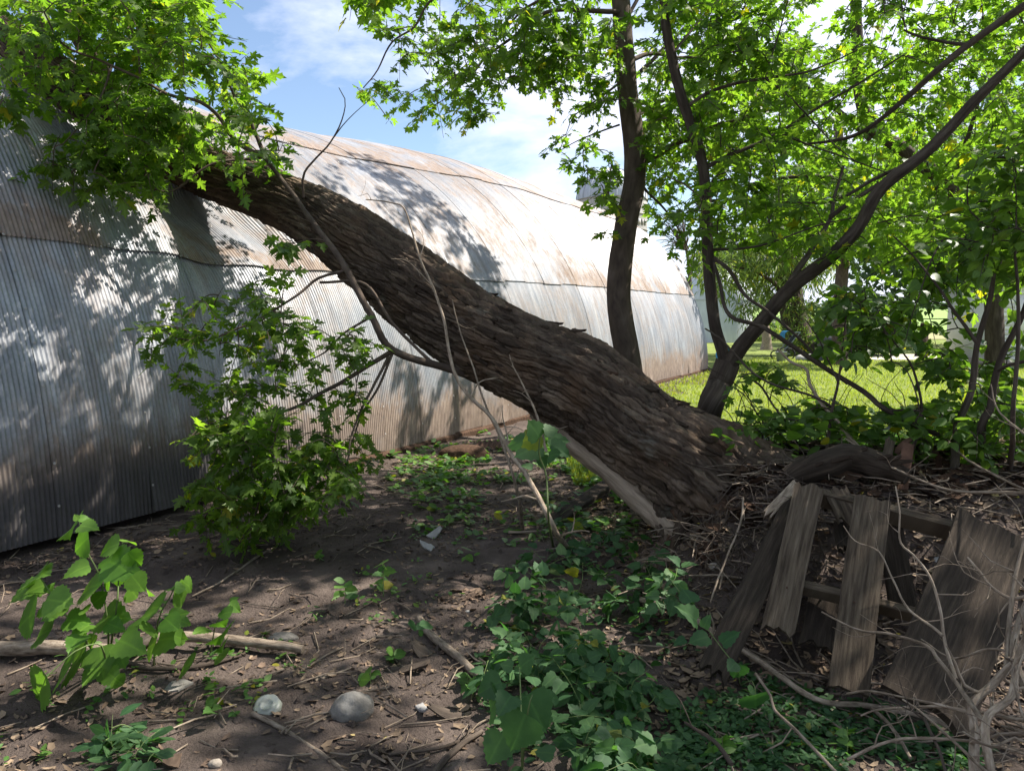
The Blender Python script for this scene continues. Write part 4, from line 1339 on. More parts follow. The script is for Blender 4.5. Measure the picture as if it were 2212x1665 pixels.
def stick(name, pts, r0, r1, mat, label, cat='branch', twigs=0, tl=0.3, segs=8, bump=.14, wob=.01, group=None, tdroop=0.0, step=0.03):
    p = smooth_path(pts, step, wob, int(abs(pts[0][0] * 100)) % 97)
    m = MB()
    m.tube(p, np.linspace(r0, r1, len(p)), segs, bump, len(p))
    for k in range(twigs):
        i = random.randrange(len(p) // 6, len(p) - 1)
        dv = norm(p[min(i + 3, len(p) - 1)] - p[max(i - 3, 0)]) * .5 + np.array([random.gauss(0, .6), random.gauss(0, .5), random.gauss(.1 - tdroop, .5)])
        q = [p[i]]
        for s_ in range(3):
            q.append(q[-1] + norm(dv) * tl * random.uniform(.2, .4))
            dv = norm(dv) + np.array([random.gauss(0, .4), random.gauss(0, .3), random.gauss(0, .4)])
        sp = smooth_path(q, .03, .004, k)
        rr = np.interp(i, [0, len(p)], [r0, r1]) * .5
        m.tube(sp, np.linspace(rr, rr * .3, len(sp)), 5, 0, k)
        if tl > .15:
            j = len(sp) // 2
            e = sp[j] + norm(np.array([random.gauss(0, 1), random.gauss(0, .6), random.gauss(0, 1)])) * tl * .35
            m.tube(smooth_path([sp[j], (sp[j] + e) / 2 + .01, e], .03), np.linspace(rr * .5, rr * .2, len(smooth_path([sp[j], (sp[j] + e) / 2 + .01, e], .03))), 4, 0, k)
    return put(name, m, mat, label=label, cat=cat, group=group)


def gl(*pts, lift=0.01):
    return [G(float(x), float(y), lift) for x, y in pts]


stick('dead_sapling', [G(1232.0, 1195.0), P(1195, 1140, 4.5), P(1140, 1030, 4.7), P(1108, 985, 4.8), P(1065, 905, 4.85), P(1010, 850, 4.9), P(978, 795, 4.9), P(960, 700, 4.95), P(938, 630, 5.0), P(905, 550, 5.05), P(890, 500, 5.1), P(873, 450, 5.1), P(845, 438, 5.1), P(790, 431, 5.1)], .021, .004, M_DEAD, 'tall bare dead sapling leaning across the middle of the big trunk', 'sapling', 7, .35)
stick('dry_stalk', [G(1130.0, 1150.0), P(1115, 1050, 5.0), P(1075, 935, 5.05), P(1050, 880, 5.1), P(1020, 790, 5.15), P(990, 700, 5.2), P(977, 648, 5.2)], .014, .004, M_DEAD, 'thin dead stem in front of the trunk, short of the tall dead sapling', 'sapling', 3, .2)
stick('dead_twig', [P(1180, 975, 5.0), P(1160, 900, 5.0), P(1130, 830, 5.05), P(1108, 790, 5.1), P(1100, 765, 5.1)], .010, .003, M_DEAD, 'short dead twig rising against the bark above the heart-leaved sapling', 'twig', 3, .18)
log = thing('fallen_log', G(300.0, 1420.0), 'grey fallen log lying across the soil behind the bright green nettle', 'log')
m = MB()
p = smooth_path([G(-60.0, 1425.0, .05), G(100.0, 1420.0, .05), G(270.0, 1425.0, .05), G(330.0, 1410.0, .07), G(430.0, 1405.0, .07), G(560.0, 1412.0, .055), G(655.0, 1420.0, .04)], .03, .008)
m.tube(p, np.interp(np.linspace(0, 1, len(p)), [0, .3, .5, 1], [.034, .032, .028, .02]), 16, .2, 3)
put('log_body', m, M_DEAD, log)
m = MB()
p = smooth_path(gl((300, 1425), (420, 1440), (280, 1458)) if False else [G(520.0, 1428.0, .03), G(440.0, 1450.0, .03), G(330.0, 1458.0, .03), G(275.0, 1450.0, .04)], .03, .006)
m.tube(p, np.linspace(.008, .014, len(p)), 8, .2, 9)
put('side_branch', m, M_DEADDARK, log)
stick('curved_stick', gl((600, 1162), (598, 1185), (560, 1205), (510, 1240), (470, 1270), (415, 1295), lift=.02), .011, .005, M_DEAD, 'thin pale curved stick lying on bare soil in front of the drooping leaves', 'stick')
stick('broken_branch', gl((905, 1345), (935, 1385), (985, 1425), (1045, 1480), lift=.025), .021, .019, M_DEAD, 'stout broken grey branch on the soil in the middle foreground', 'branch', 1, .1, 12)
stick('straight_stick', gl((545, 1548), (620, 1585), (680, 1625), (750, 1680), lift=.015), .010, .009, M_DEAD, 'straight brown stick running out of the bottom edge beside the plastic lid', 'stick')
stick('arched_stick', gl((840, 1640), (930, 1632), (990, 1612), (1020, 1580), lift=.02), .007, .006, M_DEADDARK, 'thin arched dark stick beside the round rock', 'stick', 1, .1)
stick('thick_stick', gl((930, 1690), (985, 1630), (1040, 1590), lift=.02), .013, .010, M_DEADDARK, 'dark stick under the large burdock leaves at the bottom', 'stick')
stick('splinter', gl((680, 1475), (760, 1448), lift=.015), .011, .003, M_BARE, 'short tan splinter of wood on the soil above the round rock', 'splinter')
stick('pale_splinter', gl((1098, 1158), (1175, 1155), lift=.03), .012, .006, M_BARE, 'pale split sliver of wood on the soil under the trunk', 'splinter')
stick('long_branch', gl((1385, 1318), (1463, 1342), (1555, 1400), (1632, 1450), (1758, 1535), (1870, 1552), (2005, 1578), (2090, 1622), (2141, 1640), lift=.06), .015, .010, M_DEAD, 'long grey fallen branch snaking along the ground in front of the pallet', 'branch', 4, .3, 10)
stick('forked_stick', gl((1877, 1550), (1917, 1590), (1965, 1665), lift=.05), .008, .006, M_DEAD, 'grey stick slanting down from the long fallen branch to the bottom edge', 'stick', 1, .1)
stick('whitish_stick', [P(1632, 1454, 2.75), P(1663, 1501, 2.65), P(1672, 1530, 2.6), P(1721, 1576, 2.5), P(1809, 1670, 2.3)], .005, .005, M_DEAD, 'thin whitish stick crossing the ground cover below the long branch', 'stick', 1, .08)
stick('root_stick', [P(1605, 1075, 4.0), P(1600, 1130, 3.9), P(1560, 1230, 3.7), P(1535, 1300, 3.5)], .006, .004, M_DEAD, 'thin pale root hanging down the torn root plate', 'root')
BR = [
    ([(2107, 1690, 2.05), (2107, 1576, 2.2), (2100, 1525, 2.25), (2141, 1484, 2.3), (2175, 1447, 2.3), (2260, 1370, 2.3)], .014, .011, M_DEAD, 4, 'thick pale dead branch with a bend at the bottom right corner'),
    ([(2144, 1690, 2.0), (2131, 1559, 2.1), (2185, 1504, 2.15), (2195, 1440, 2.2), (2212, 1382, 2.2), (2270, 1310, 2.2)], .012, .009, M_DEAD, 5, 'smooth tan dead branch forking beside the thick pale one'),
    ([(2131, 1565, 2.1), (2073, 1481, 2.3), (2022, 1416, 2.4), (2002, 1393, 2.45), (1917, 1365, 2.6), (1863, 1362, 2.7), (1809, 1342, 2.8), (1775, 1321, 2.85)], .008, .003, M_DEAD, 3, 'long pale twig reaching left across the centre pallet board'),
    ([(2066, 1467, 2.35), (2039, 1379, 2.5), (2026, 1311, 2.55), (2005, 1243, 2.6), (1971, 1199, 2.7), (1944, 1172, 2.75), (1941, 1111, 2.8), (1935, 1050, 2.9)], .006, .0025, M_DEAD, 4, 'upright pale twig rising past the top rail of the pallet'),
    ([(2036, 1372, 2.5), (1961, 1315, 2.7), (1931, 1254, 2.8), (1900, 1189, 2.9), (1846, 1165, 3.0), (1822, 1135, 3.05)], .005, .002, M_DEAD, 3, 'forked twig crossing the upper half of the centre pallet board'),
    ([(2175, 1443, 2.3), (2178, 1355, 2.4), (2195, 1237, 2.5), (2212, 1169, 2.55), (2225, 1100, 2.6)], .009, .004, M_DEAD, 6, 'upright dead twig with many side twigs at the right edge'),
    ([(2230, 1284, 2.5), (2185, 1291, 2.55), (2141, 1264, 2.6), (2117, 1230, 2.65), (2090, 1203, 2.7)], .007, .003, M_DEAD, 5, 'knobbly dead twig in front of the wide dark board'),
    ([(1975, 1504, 2.5), (2005, 1569, 2.35), (2032, 1620, 2.25), (2050, 1690, 2.15)], .006, .004, M_DEADDARK, 3, 'dark twig standing below the wide board'),
    ([(1829, 1498, 2.8), (1887, 1494, 2.7), (1978, 1511, 2.55), (2080, 1530, 2.4)], .004, .003, M_DEAD, 2, 'thin level twig below the centre pallet board'),
    ([(1826, 947, 4.4), (1900, 998, 4.1), (2039, 1055, 3.7), (2175, 1062, 3.4), (2260, 1070, 3.2)], .005, .007, M_DEAD, 3, 'pale arching twig over the top of the root mound'),
    ([(1680, 754, 5.0), (1707, 781, 4.9), (1741, 798, 4.85), (1748, 828, 4.8), (1768, 862, 4.75), (1805, 906, 4.6), (1843, 954, 4.5), (1917, 1032, 4.3)], .008, .015, M_DEAD, 2, 'grey crooked dead branch leaning out of the mound in front of the lawn'),
    ([(2039, 944, 4.4), (2100, 1000, 4.0), (2212, 1055, 3.6), (2300, 1090, 3.4)], .007, .005, M_DEAD, 2, 'pale twig slanting down to the right edge above the mound'),
    ([(1830, 1640, 2.3), (1920, 1600, 2.3), (2000, 1590, 2.3), (2130, 1600, 2.2), (2250, 1640, 2.1)], .005, .004, M_DEAD, 4, 'thin twig lying low along the bottom right edge'),
    ([(1580, 1650, 2.4), (1545, 1600, 2.5), (1480, 1560, 2.65)], .008, .005, M_DEADDARK, 1, 'short dark stick on the ground cover at the bottom'),
    ([(2270, 1190, 2.5), (2205, 1330, 2.4), (2190, 1420, 2.3), (2230, 1540, 2.1), (2225, 1690, 1.95)], .010, .012, M_DEAD, 6, 'dead branch curving down the very right edge'),
    ([(2240, 1420, 2.3), (2140, 1400, 2.45), (2060, 1420, 2.55), (1990, 1380, 2.7)], .005, .0025, M_DEAD, 5, 'thin twig reaching left over the foot of the wide plank'),
    ([(2250, 1560, 2.0), (2130, 1540, 2.2), (2010, 1525, 2.4), (1900, 1530, 2.6), (1860, 1545, 2.65)], .006, .003, M_DEAD, 5, 'low grey twig lying above the long fallen branch'),
    ([(2160, 1690, 1.95), (2060, 1600, 2.2), (1990, 1540, 2.4), (1950, 1510, 2.5)], .005, .003, M_DEAD, 4, 'thin twig crossing the long fallen branch near its end'),
    ([(2240, 960, 3.2), (2160, 890, 3.5), (2140, 830, 3.6)], .006, .003, M_DEAD, 4, 'whitish bare twig in front of the dark shrub at the right edge'),
    ([(2240, 1620, 1.95), (2190, 1590, 2.0), (2140, 1610, 2.0), (2080, 1580, 2.1)], .004, .003, M_DEAD, 4, 'tangled fine twig in the very bottom right corner'),
]
for pts, r0, r1, mt, tw, lab in BR:
    stick('dead_branch', [P(*q) for q in pts], r0, r1, mt, lab, 'branch', tw, .22, 8, .14, .008, 'dead branches heaped at the right', step=.02)

# ------------------------------------------------------------------ the broken pallet and old boards


def plank(name, p0, p1, width, thick, facing, mat, parent=None, seed=0, rag=0.03, label=None, cat=None):
    """A sawn board from p0 to p1 with ragged ends and a slightly worn face."""
    p0, p1 = np.asarray(p0, float), np.asarray(p1, float)
    a = norm(p1 - p0)
    f = np.asarray(facing, float)
    f = norm(f - a * (f @ a))
    b = np.cross(a, f)
    ln = np.linalg.norm(p1 - p0)
    n, w = 28, 9
    vv, uu = np.meshgrid(np.linspace(0, 1, n), np.linspace(-.5, .5, w), indexing='ij')
    e0 = rag * fbm(np.column_stack([uu.ravel() * 5, 0 * uu.ravel() + seed]), seed, 3).reshape(uu.shape)
    e1 = rag * 1.6 * fbm(np.column_stack([uu.ravel() * 5, 0 * uu.ravel() + seed + 9]), seed + 1, 3).reshape(uu.shape)
    along = vv * ln + e0 * (1 - vv) ** 6 + e1 * vv ** 6
    side = uu * width * (1 + 0.05 * fbm(np.column_stack([vv.ravel() * 4, uu.ravel() * 0 + seed]), seed + 2, 2).reshape(uu.shape))
    grain = 0.0025 * fbm(np.column_stack([uu.ravel() * 28, vv.ravel() * 3 + seed]), seed + 3, 3).reshape(uu.shape)
    bow = 0.008 * math.sin(seed) * (vv - .5) ** 2 * 4
    edge = -0.004 * (np.abs(uu) > .49)
    top = p0 + a * along[..., None] + b * side[..., None] + f * (thick / 2 + grain + bow + edge)[..., None]
    bot = p0 + a * along[..., None] + b * side[..., None] + f * (-thick / 2 + bow)[..., None]
    uv = np.stack([uu * width + seed, vv * ln, 0 * uu + seed], -1)
    m = MB()
    m.grid(top[:, ::-1], uv[:, ::-1])
    m.grid(bot, uv)

    def rim(x):
        return np.concatenate([x[0], x[1:, -1], x[-1, -2::-1], x[-2:0:-1, 0], x[:1, 0]])
    m.grid(np.stack([rim(bot), rim(top)])[:, ::-1], np.stack([rim(uv) + [0, .02, 0], rim(uv)])[:, ::-1])
    return put(name, m, mat, parent, smooth=False, label=label, cat=cat)


TOCAM = np.array([-.25, -.8, .55])
pal = thing('broken_pallet', G(1832.0, 1480.0), 'broken weathered wooden pallet leaning against the root mound', 'pallet')
plank('board', P(1748, 1052, 3.72), P(1680, 1362, 3.3), .135, .022, TOCAM, M_PLANK, pal, 3, .035)
plank('board', P(1884, 1078, 3.56), P(1832, 1492, 3.03), .155, .024, TOCAM, M_PLANK, pal, 8, .02)
plank('board', P(1806, 1060, 3.74), P(1838, 1128, 3.64), .11, .022, TOCAM, M_PLANK, pal, 12, .05, label='short broken board stub')
plank('rail', P(1752, 1066, 3.80), P(2140, 1166, 3.42), .05, .085, TOCAM + [0, 0, 1.2], M_PLANK, pal, 5, .02)
plank('rail', P(1620, 1240, 3.62), P(2030, 1340, 3.2), .04, .062, TOCAM + [0, 0, .8], M_PLANK, pal, 6, .03)
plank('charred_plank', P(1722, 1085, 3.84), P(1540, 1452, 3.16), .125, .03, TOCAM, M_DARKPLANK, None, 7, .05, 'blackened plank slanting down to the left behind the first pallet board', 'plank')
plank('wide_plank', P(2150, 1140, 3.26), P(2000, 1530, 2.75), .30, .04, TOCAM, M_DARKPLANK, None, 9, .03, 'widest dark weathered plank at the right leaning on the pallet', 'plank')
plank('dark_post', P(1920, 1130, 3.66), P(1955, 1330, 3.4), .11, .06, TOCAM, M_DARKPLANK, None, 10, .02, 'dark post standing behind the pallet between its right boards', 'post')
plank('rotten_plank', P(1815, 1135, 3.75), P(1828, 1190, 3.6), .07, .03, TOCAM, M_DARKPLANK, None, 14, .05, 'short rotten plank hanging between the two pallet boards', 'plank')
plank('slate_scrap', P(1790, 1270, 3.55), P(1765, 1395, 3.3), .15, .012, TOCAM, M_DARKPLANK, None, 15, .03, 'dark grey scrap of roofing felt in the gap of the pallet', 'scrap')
plank('barked_slab', P(1722, 1045, 3.9), P(1660, 1108, 3.8), .05, .03, TOCAM, M_DEAD, None, 16, .03, 'pale curved slab of wood beside the top of the pallet', 'slab')
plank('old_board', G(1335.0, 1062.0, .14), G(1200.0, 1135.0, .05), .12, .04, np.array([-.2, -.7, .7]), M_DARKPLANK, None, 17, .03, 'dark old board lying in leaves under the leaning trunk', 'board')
plank('grey_stake', P(1925, 945, 4.3), P(1905, 1035, 4.2), .05, .02, TOCAM, M_PLANK, None, 18, .04, 'weathered grey stake poking up behind the mound', 'stake')
plank('iron_stake', P(1962, 958, 4.2), P(1948, 1060, 4.1), .06, .015, TOCAM, M_RUST, None, 19, .005, 'dark flat iron stake behind the mound next to the grey one', 'stake')
a = np.linspace(-.5, 2.6, 24)
c = P(1978, 1010, 4.25)
m = MB()
V = np.stack([[c + np.array([.13 * math.cos(q), dy, .17 * math.sin(q)]) for dy in (-.03, .03)] for q in a])
m.grid(V)
m.grid(V[:, ::-1] * 1.0 + np.array([0, 0, -.008]))
put('iron_hoop', m, M_RUST, label='rusty curved iron band beside the iron stake on the mound', cat='hoop')
m = MB()
for x, y, d in ((1735, 1085, 3.66), (1752, 1090, 3.66), (1700, 1268, 3.40), (1716, 1272, 3.40), (1872, 1112, 3.50), (1892, 1118, 3.50), (1845, 1300, 3.24), (1866, 1305, 3.24)):
    c = P(x, y, d)
    nrm = norm(TOCAM)
    a_ = norm(np.cross(nrm, [0, 0, 1.0]))
    b_ = np.cross(nrm, a_)
    ring = [c + .0045 * (a_ * math.cos(k) + b_ * math.sin(k)) for k in np.arange(6) * math.pi / 3]
    m.tube(np.array([c - nrm * .06, c + nrm * .0]), .0045, 6)
put('nails', m, M_RUST, pal, kind='stuff')
# mossy log on top of the mound
ml = thing('mound_log', G(1800.0, 1030.0), 'rotten bark-covered log lying on top of the root mound', 'log')
m = MB()
p = smooth_path([P(1700, 1035, 4.1), P(1760, 1010, 4.1), P(1830, 990, 4.15), P(1900, 1005, 4.1), P(1960, 1030, 4.0)], .02, .01)
m.tube(p, np.interp(np.linspace(0, 1, len(p)), [0, .3, .7, 1], [.05, .085, .08, .04]), 30, .35, 12)
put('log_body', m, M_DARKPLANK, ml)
for k in range(14):
    q = p[random.randrange(5, len(p) - 5)]
    o = norm(np.array([random.uniform(-.3, .3), -1, random.uniform(0, 1.2)]))
    flake(ml, q + o * .075, norm(p[-1] - p[0]), o, random.uniform(.05, .12), .03, random.uniform(.1, .6), M_BIGBARK, k)

# ------------------------------------------------------------------ rocks and rubbish


def rock(name, c, s, mat, label, cat='rock', seed=0, flat=0.0, res=26):
    m = MB()
    th, ph = np.meshgrid(np.linspace(0, math.pi, res), np.linspace(0, 2 * math.pi, res * 2 + 1), indexing='ij')
    n = np.stack([np.sin(th) * np.cos(ph), np.sin(th) * np.sin(ph), np.cos(th)], -1)
    r = 1 + .22 * fbm(n.reshape(-1, 3) * 1.4 + seed * 7, seed, 3).reshape(th.shape) + .05 * fbm(n.reshape(-1, 3) * 5 + seed, seed + 1, 3).reshape(th.shape)
    v = n * r[..., None]
    if flat:
        v[..., 2] = np.sign(v[..., 2]) * np.minimum(np.abs(v[..., 2]), flat)
    m.grid(np.asarray(c) + v * np.asarray(s))
    return put(name, m, mat, label=label, cat=cat)


rock('rock', G(762.0, 1545.0, .03), (.088, .08, .062), M_ROCK, 'round grey rock half sunk in the soil in the foreground', seed=2)
rock('stone', G(612.0, 1388.0, .02), (.075, .05, .035), M_ROCK, 'pale grey stone behind the right end of the fallen log', 'stone', 4)
m = MB()
c = G(370.0, 1492.0, .012)
pts = [(-.075, -.035), (-.03, -.055), (.045, -.03), (.085, .03), (.03, .055), (-.05, .02)]
top = np.array([[x, y, .012 + .01 * y * 8] for x, y in pts]) + c
m.add(np.vstack([top, top - [0, 0, .03]]), [[i, (i + 1) % 6, 6 + (i + 1) % 6, 6 + i][::-1] for i in range(6)])
m.add(np.vstack([top, top.mean(0)]), [[i, (i + 1) % 6, 6] for i in range(6)])
put('flat_stone', m, M_ROCK, smooth=False, label='flat angular grey slab of stone left of the plastic lid', cat='stone')
rock('limestone', G(2075.0, 1190.0, .03), (.085, .07, .05), M_PALE, 'bright whitish stone lying behind the wide dark plank', 'stone', 6)
for i, (x, y, s_, lab) in enumerate(((1545, 1228, .03, 'small tan stone on the rotten soil at the trunk foot'), (1010, 1325, .012, 'tiny pale pebble at the edge of the sunlit chips'), (465, 1655, .02, 'small pale pebble in the soil at the lower left'), (2022, 1215, .03, 'small tan stone in the shade beside the limestone'), (1330, 960, .0, ''))):
    if s_:
        rock('pebble', G(float(x), float(y), .01), (s_ * 1.2, s_, s_ * .75), M_PALE if i % 2 else M_CONC, lab, 'stone', 9 + i, res=12)
# crushed bottle base
m = MB()
c = G(578.0, 1537.0, .02)
prof = [(0.0, .012), (.02, .016), (.026, .022), (.030, .014), (.045, .02), (.055, .012), (.058, .0), (.054, -.012)]
mm = MB()
mm.lathe(prof, (0, 0, 0), 28)
v = mm.v[0]
v = v + .006 * np.stack([fbm(v * 60, 1, 2), fbm(v * 60, 2, 2), fbm(v * 60, 3, 2)], -1)
tilt = Matrix.Rotation(math.radians(24), 3, 'X')
v = v @ np.array(tilt).T + c
m.add(v, mm.f[4][0])
put('plastic_lid', m, M_PLASTIC, label='crumpled cloudy plastic bottle base on the soil by the straight stick', cat='litter')
for x, y, w_, l_, mat, lab, sd in ((928, 1165, .07, .11, M_PALE, 'pale flake of broken board lying upright on the soil under the trunk', 1), (935, 1190, .06, .09, M_PALE, 'second pale flake of board just in front of the upright one', 2), (905, 1185, .07, .06, M_BARK, 'brown flake of bark beside the pale board flakes', 3),
                                  (1180, 1102, .06, .05, M_PALE, 'white scrap of litter on the soil under the trunk', 5), (905, 1530, .035, .07, M_PALE, 'white feathery scrap right of the round rock', 6), (1000, 1560, .05, .14, M_DEADDARK, 'dark curved plate of bark below the broken branch', 7), (925, 1425, .07, .1, M_DEADDARK, 'wide dark plate of bark touching the broken branch', 8),
                                  (845, 1455, .05, .17, M_DEADDARK, 'long dark strip of bark left of the broken branch', 9), (440, 1470, .0, .0, M_DRY, '', 10), (105, 1640, .06, .08, M_DRY, 'yellowish dead leaf on the soil in the lower left corner', 11), (388, 1650, .06, .05, M_DRY, 'pale crumpled dead leaf at the lower left', 12)):
    if w_:
        o = flake(None, G(float(x), float(y), .02), np.array([math.cos(sd * 1.3), .3 * math.sin(sd), .15 * (sd % 3)]), np.array([0, -.35, 1.0]), l_, w_, .2, mat, sd)
        o.name = {M_DRY.name: 'dead_leaf', M_PALE.name: 'scrap'}.get(mat.name, 'bark_plate')
        tag(o, lab, {'dead_leaf': 'leaf', 'scrap': 'litter'}.get(o.name.split('.')[0], 'bark'))
# collapsed sheet and dirt heap at the barn's foot
rock('dirt_heap', G(1000.0, 985.0, .0), (.3, .2, .13), M_ROT, 'low heap of reddish earth against the foot of the barn', 'heap', 15, res=34)
m = MB()
X, Y = np.meshgrid(np.linspace(0, .45, 40), np.linspace(0, .18, 8))
Z = .012 * np.sin(X * 2 * math.pi / .068) + .12 * X - .1 * X ** 2
R = np.array(Matrix.Rotation(math.radians(-18), 3, 'Z') @ Matrix.Rotation(math.radians(22), 3, 'X'))
m.grid(np.stack([X, Y, Z], -1) @ R.T + G(1022.0, 975.0, .03), np.stack([X + 14, Y, 0 * X], -1))
put('fallen_sheet', m, M_RUST, label='torn rusty sheet of corrugated iron lying by the barn footing', cat='sheet')


# ------------------------------------------------------------------ herbs in the foreground
def herb(name, base, label, stems, leaves, depth, kind, mat, cat='plant', group=None, extra=None, stemr=.006):
    """stems: lists of photograph points; leaves: (base x, y, tip x, y, width class) likewise, all about one depth with relief."""
    t_ = thing(name, base, label, cat, group)
    for st in stems:
        p = smooth_path([base] + [P(x, y, d) for x, y, d in st], .03, .004)
        m = MB()
        m.tube(p, np.linspace(stemr, stemr * .45, len(p)), 6, 0, 1)
        put('stem', m, M_STEM, t_)
    for (bx, by, tx, ty, wd) in leaves:
        dd = depth + random.uniform(-.12, .12)
        a = P(bx, by, dd)
        lean_ = random.uniform(-.10, .12)
        b = P(tx, ty, dd + lean_)
        ln = np.linalg.norm(b - a)
        k = (0 if wd < .4 else (1 if wd < .6 else 2)) % len(TPL[kind])
        nr = norm(np.array([random.uniform(-.3, .3), -.35 - wd * .9, 1.0 - wd * .35]))
        leaf_object(t_, kind, k, mat, a, b - a, nr, float(ln * (0.85 if kind == 'heart' else 1.08)))
    return t_


def z4(*q):
    return [(x * .339, 1101 + y * .339) for x, y in q]


NL = [(490, 90, 370, 135, .4), (510, 100, 610, 105, .35), (500, 60, 575, 45, .4), (495, 65, 470, 25, .3), (565, 175, 455, 265, .8), (570, 355, 400, 400, .5), (760, 215, 600, 260, .5), (785, 205, 870, 185, .4), (815, 270, 905, 370, .5), (740, 365, 735, 495, .9), (700, 400, 640, 470, .7),
      (840, 420, 925, 520, .7), (650, 470, 465, 500, .3), (890, 480, 1000, 490, .5), (700, 330, 830, 380, .5), (700, 295, 770, 320, .4), (280, 480, 65, 545, .45), (300, 530, 330, 460, .5), (250, 420, 150, 435, .4), (240, 410, 280, 385, .35), (440, 570, 205, 650, .55), (300, 570, 450, 590, .6), (225, 650, 90, 745, .6), (330, 760, 150, 815, .4),
      (570, 730, 470, 780, .5), (560, 640, 500, 620, .4), (590, 600, 680, 520, .6), (640, 870, 660, 1105, .6), (740, 850, 785, 1000, .75), (550, 890, 310, 1040, .45), (440, 1010, 300, 1090, .35), (300, 1060, 150, 1290, .5), (760, 830, 880, 870, .5), (600, 790, 560, 880, .55), (650, 690, 760, 650, .4), (680, 720, 780, 750, .5), (420, 700, 540, 690, .4), (360, 660, 250, 690, .4),
      (820, 500, 890, 560, .6), (480, 760, 400, 800, .5), (620, 1000, 520, 1100, .3), (730, 1070, 800, 1130, .5), (690, 1040, 740, 1080, .5), (520, 800, 440, 860, .4)]
nb = G(232.0, 1445.0)
herb('nettle_plant', nb, 'tall bright green nettle-leaved plant at the left in front of the barn', [
    [(*z4((690, 760))[0], 3.2), (*z4((640, 440))[0], 3.2), (*z4((560, 270))[0], 3.2), (*z4((505, 80))[0], 3.2)],
    [(*z4((740, 650))[0], 3.15), (*z4((760, 400))[0], 3.2), (*z4((780, 210))[0], 3.2)],
    [(*z4((520, 800))[0], 3.1), (*z4((400, 640))[0], 3.1), (*z4((250, 420))[0], 3.15)],
    [(*z4((660, 900))[0], 3.0), (*z4((620, 850))[0], 2.95), (*z4((480, 900))[0], 2.9), (*z4((300, 1060))[0], 2.85)]],
    [(a * .339, 1101 + b * .339, c * .339, 1101 + d * .339, w) for a, b, c, d, w in NL], 3.1, 'nettle', M_NETTLE)
NL2 = [(1115, 490, 1190, 500, .6), (1110, 515, 1225, 605, .5), (1110, 500, 1075, 480, .4), (1170, 460, 1255, 505, .4), (1000, 650, 810, 640, .4), (1050, 690, 1130, 755, .6), (985, 760, 900, 740, .7), (990, 850, 920, 875, .7), (1010, 830, 1120, 790, .5), (1080, 690, 1180, 640, .4), (1010, 620, 900, 610, .4), (1110, 800, 1210, 830, .5), (1130, 700, 1220, 720, .4), (1225, 980, 1115, 1015, .3)]
herb('nettle_plant', G(332.0, 1440.0), 'shorter nettle-leaved plant growing behind the fallen log', [[(*z4((1010, 700))[0], 3.2), (*z4((1080, 560))[0], 3.2), (*z4((1115, 490))[0], 3.2)]],
     [(a * .339, 1101 + b * .339, c * .339, 1101 + d * .339, w) for a, b, c, d, w in NL2], 3.15, 'nettle', M_NETTLE, stemr=.005)
NL3 = [(1460, 600, 1540, 640, .4), (1470, 590, 1510, 550, .4), (1480, 650, 1375, 660, .35), (1430, 780, 1350, 795, .4), (1330, 760, 1235, 765, .35), (1440, 930, 1350, 935, .3), (1380, 720, 1430, 715, .3), (1360, 740, 1340, 725, .3), (1430, 850, 1370, 870, .4)]
herb('nettle_plant', G(455.0, 1412.0), 'thin single-stemmed nettle seedling rising over the log', [[(*z4((1380, 720))[0], 3.35), (*z4((1460, 600))[0], 3.35)]],
     [(a * .339, 1101 + b * .339, c * .339, 1101 + d * .339, w) for a, b, c, d, w in NL3], 3.3, 'nettle', M_NETTLE, stemr=.004)
BL = [(1035, 1090, 860, 1165, .5), (1200, 1180, 1330, 1420, .8), (1190, 1300, 1090, 1540, .8), (1050, 1430, 945, 1620, .6), (1010, 1200, 890, 1310, .5), (1160, 1000, 1240, 930, .6), (1110, 1000, 1030, 980, .6), (1330, 1200, 1420, 1180, .5), (1100, 1180, 1040, 1260, .5)]
herb('burdock_plant', G(1128.0, 1660.0), 'large-leaved pale green burdock at the bottom centre', [[(1128, 1600, 2.55), (1125, 1500, 2.6), (1122, 1440, 2.65)], [(1140, 1540, 2.5), (1150, 1500, 2.5)]],
     [(731.5 + a * .339, 1101 + b * .339, 731.5 + c * .339, 1101 + d * .339, w) for a, b, c, d, w in BL], 2.6, 'nettle', M_HEART, stemr=.005)
SL = [(1170, 940, 1100, 960, .8), (1165, 945, 1140, 900, .7), (1175, 930, 1215, 925, .8), (1185, 985, 1215, 975, .7), (1165, 960, 1100, 990, .8), (1185, 950, 1240, 945, .5), (1130, 950, 1085, 962, .6), (1190, 960, 1250, 985, .5), (1170, 985, 1180, 1020, .9), (1150, 1010, 1120, 1000, .5)]
herb('heart_leaved_sapling', G(1195.0, 1180.0), 'slender sapling with heart-shaped leaves in front of the trunk', [[(1185, 1120, 4.0), (1180, 1030, 4.1), (1165, 980, 4.1), (1168, 930, 4.1)]], SL, 4.1, 'heart', M_HEART, stemr=.01)
SL = [(900, 1360, 925, 1338, .6), (905, 1350, 940, 1345, .6), (900, 1355, 885, 1345, .5), (905, 1360, 915, 1375, .6)]
herb('seedling', G(905.0, 1365.0), 'leafy sprout growing on the end of the broken branch', [[(905, 1350, 3.6)]], SL, 3.6, 'oval', M_HEART, stemr=.003)
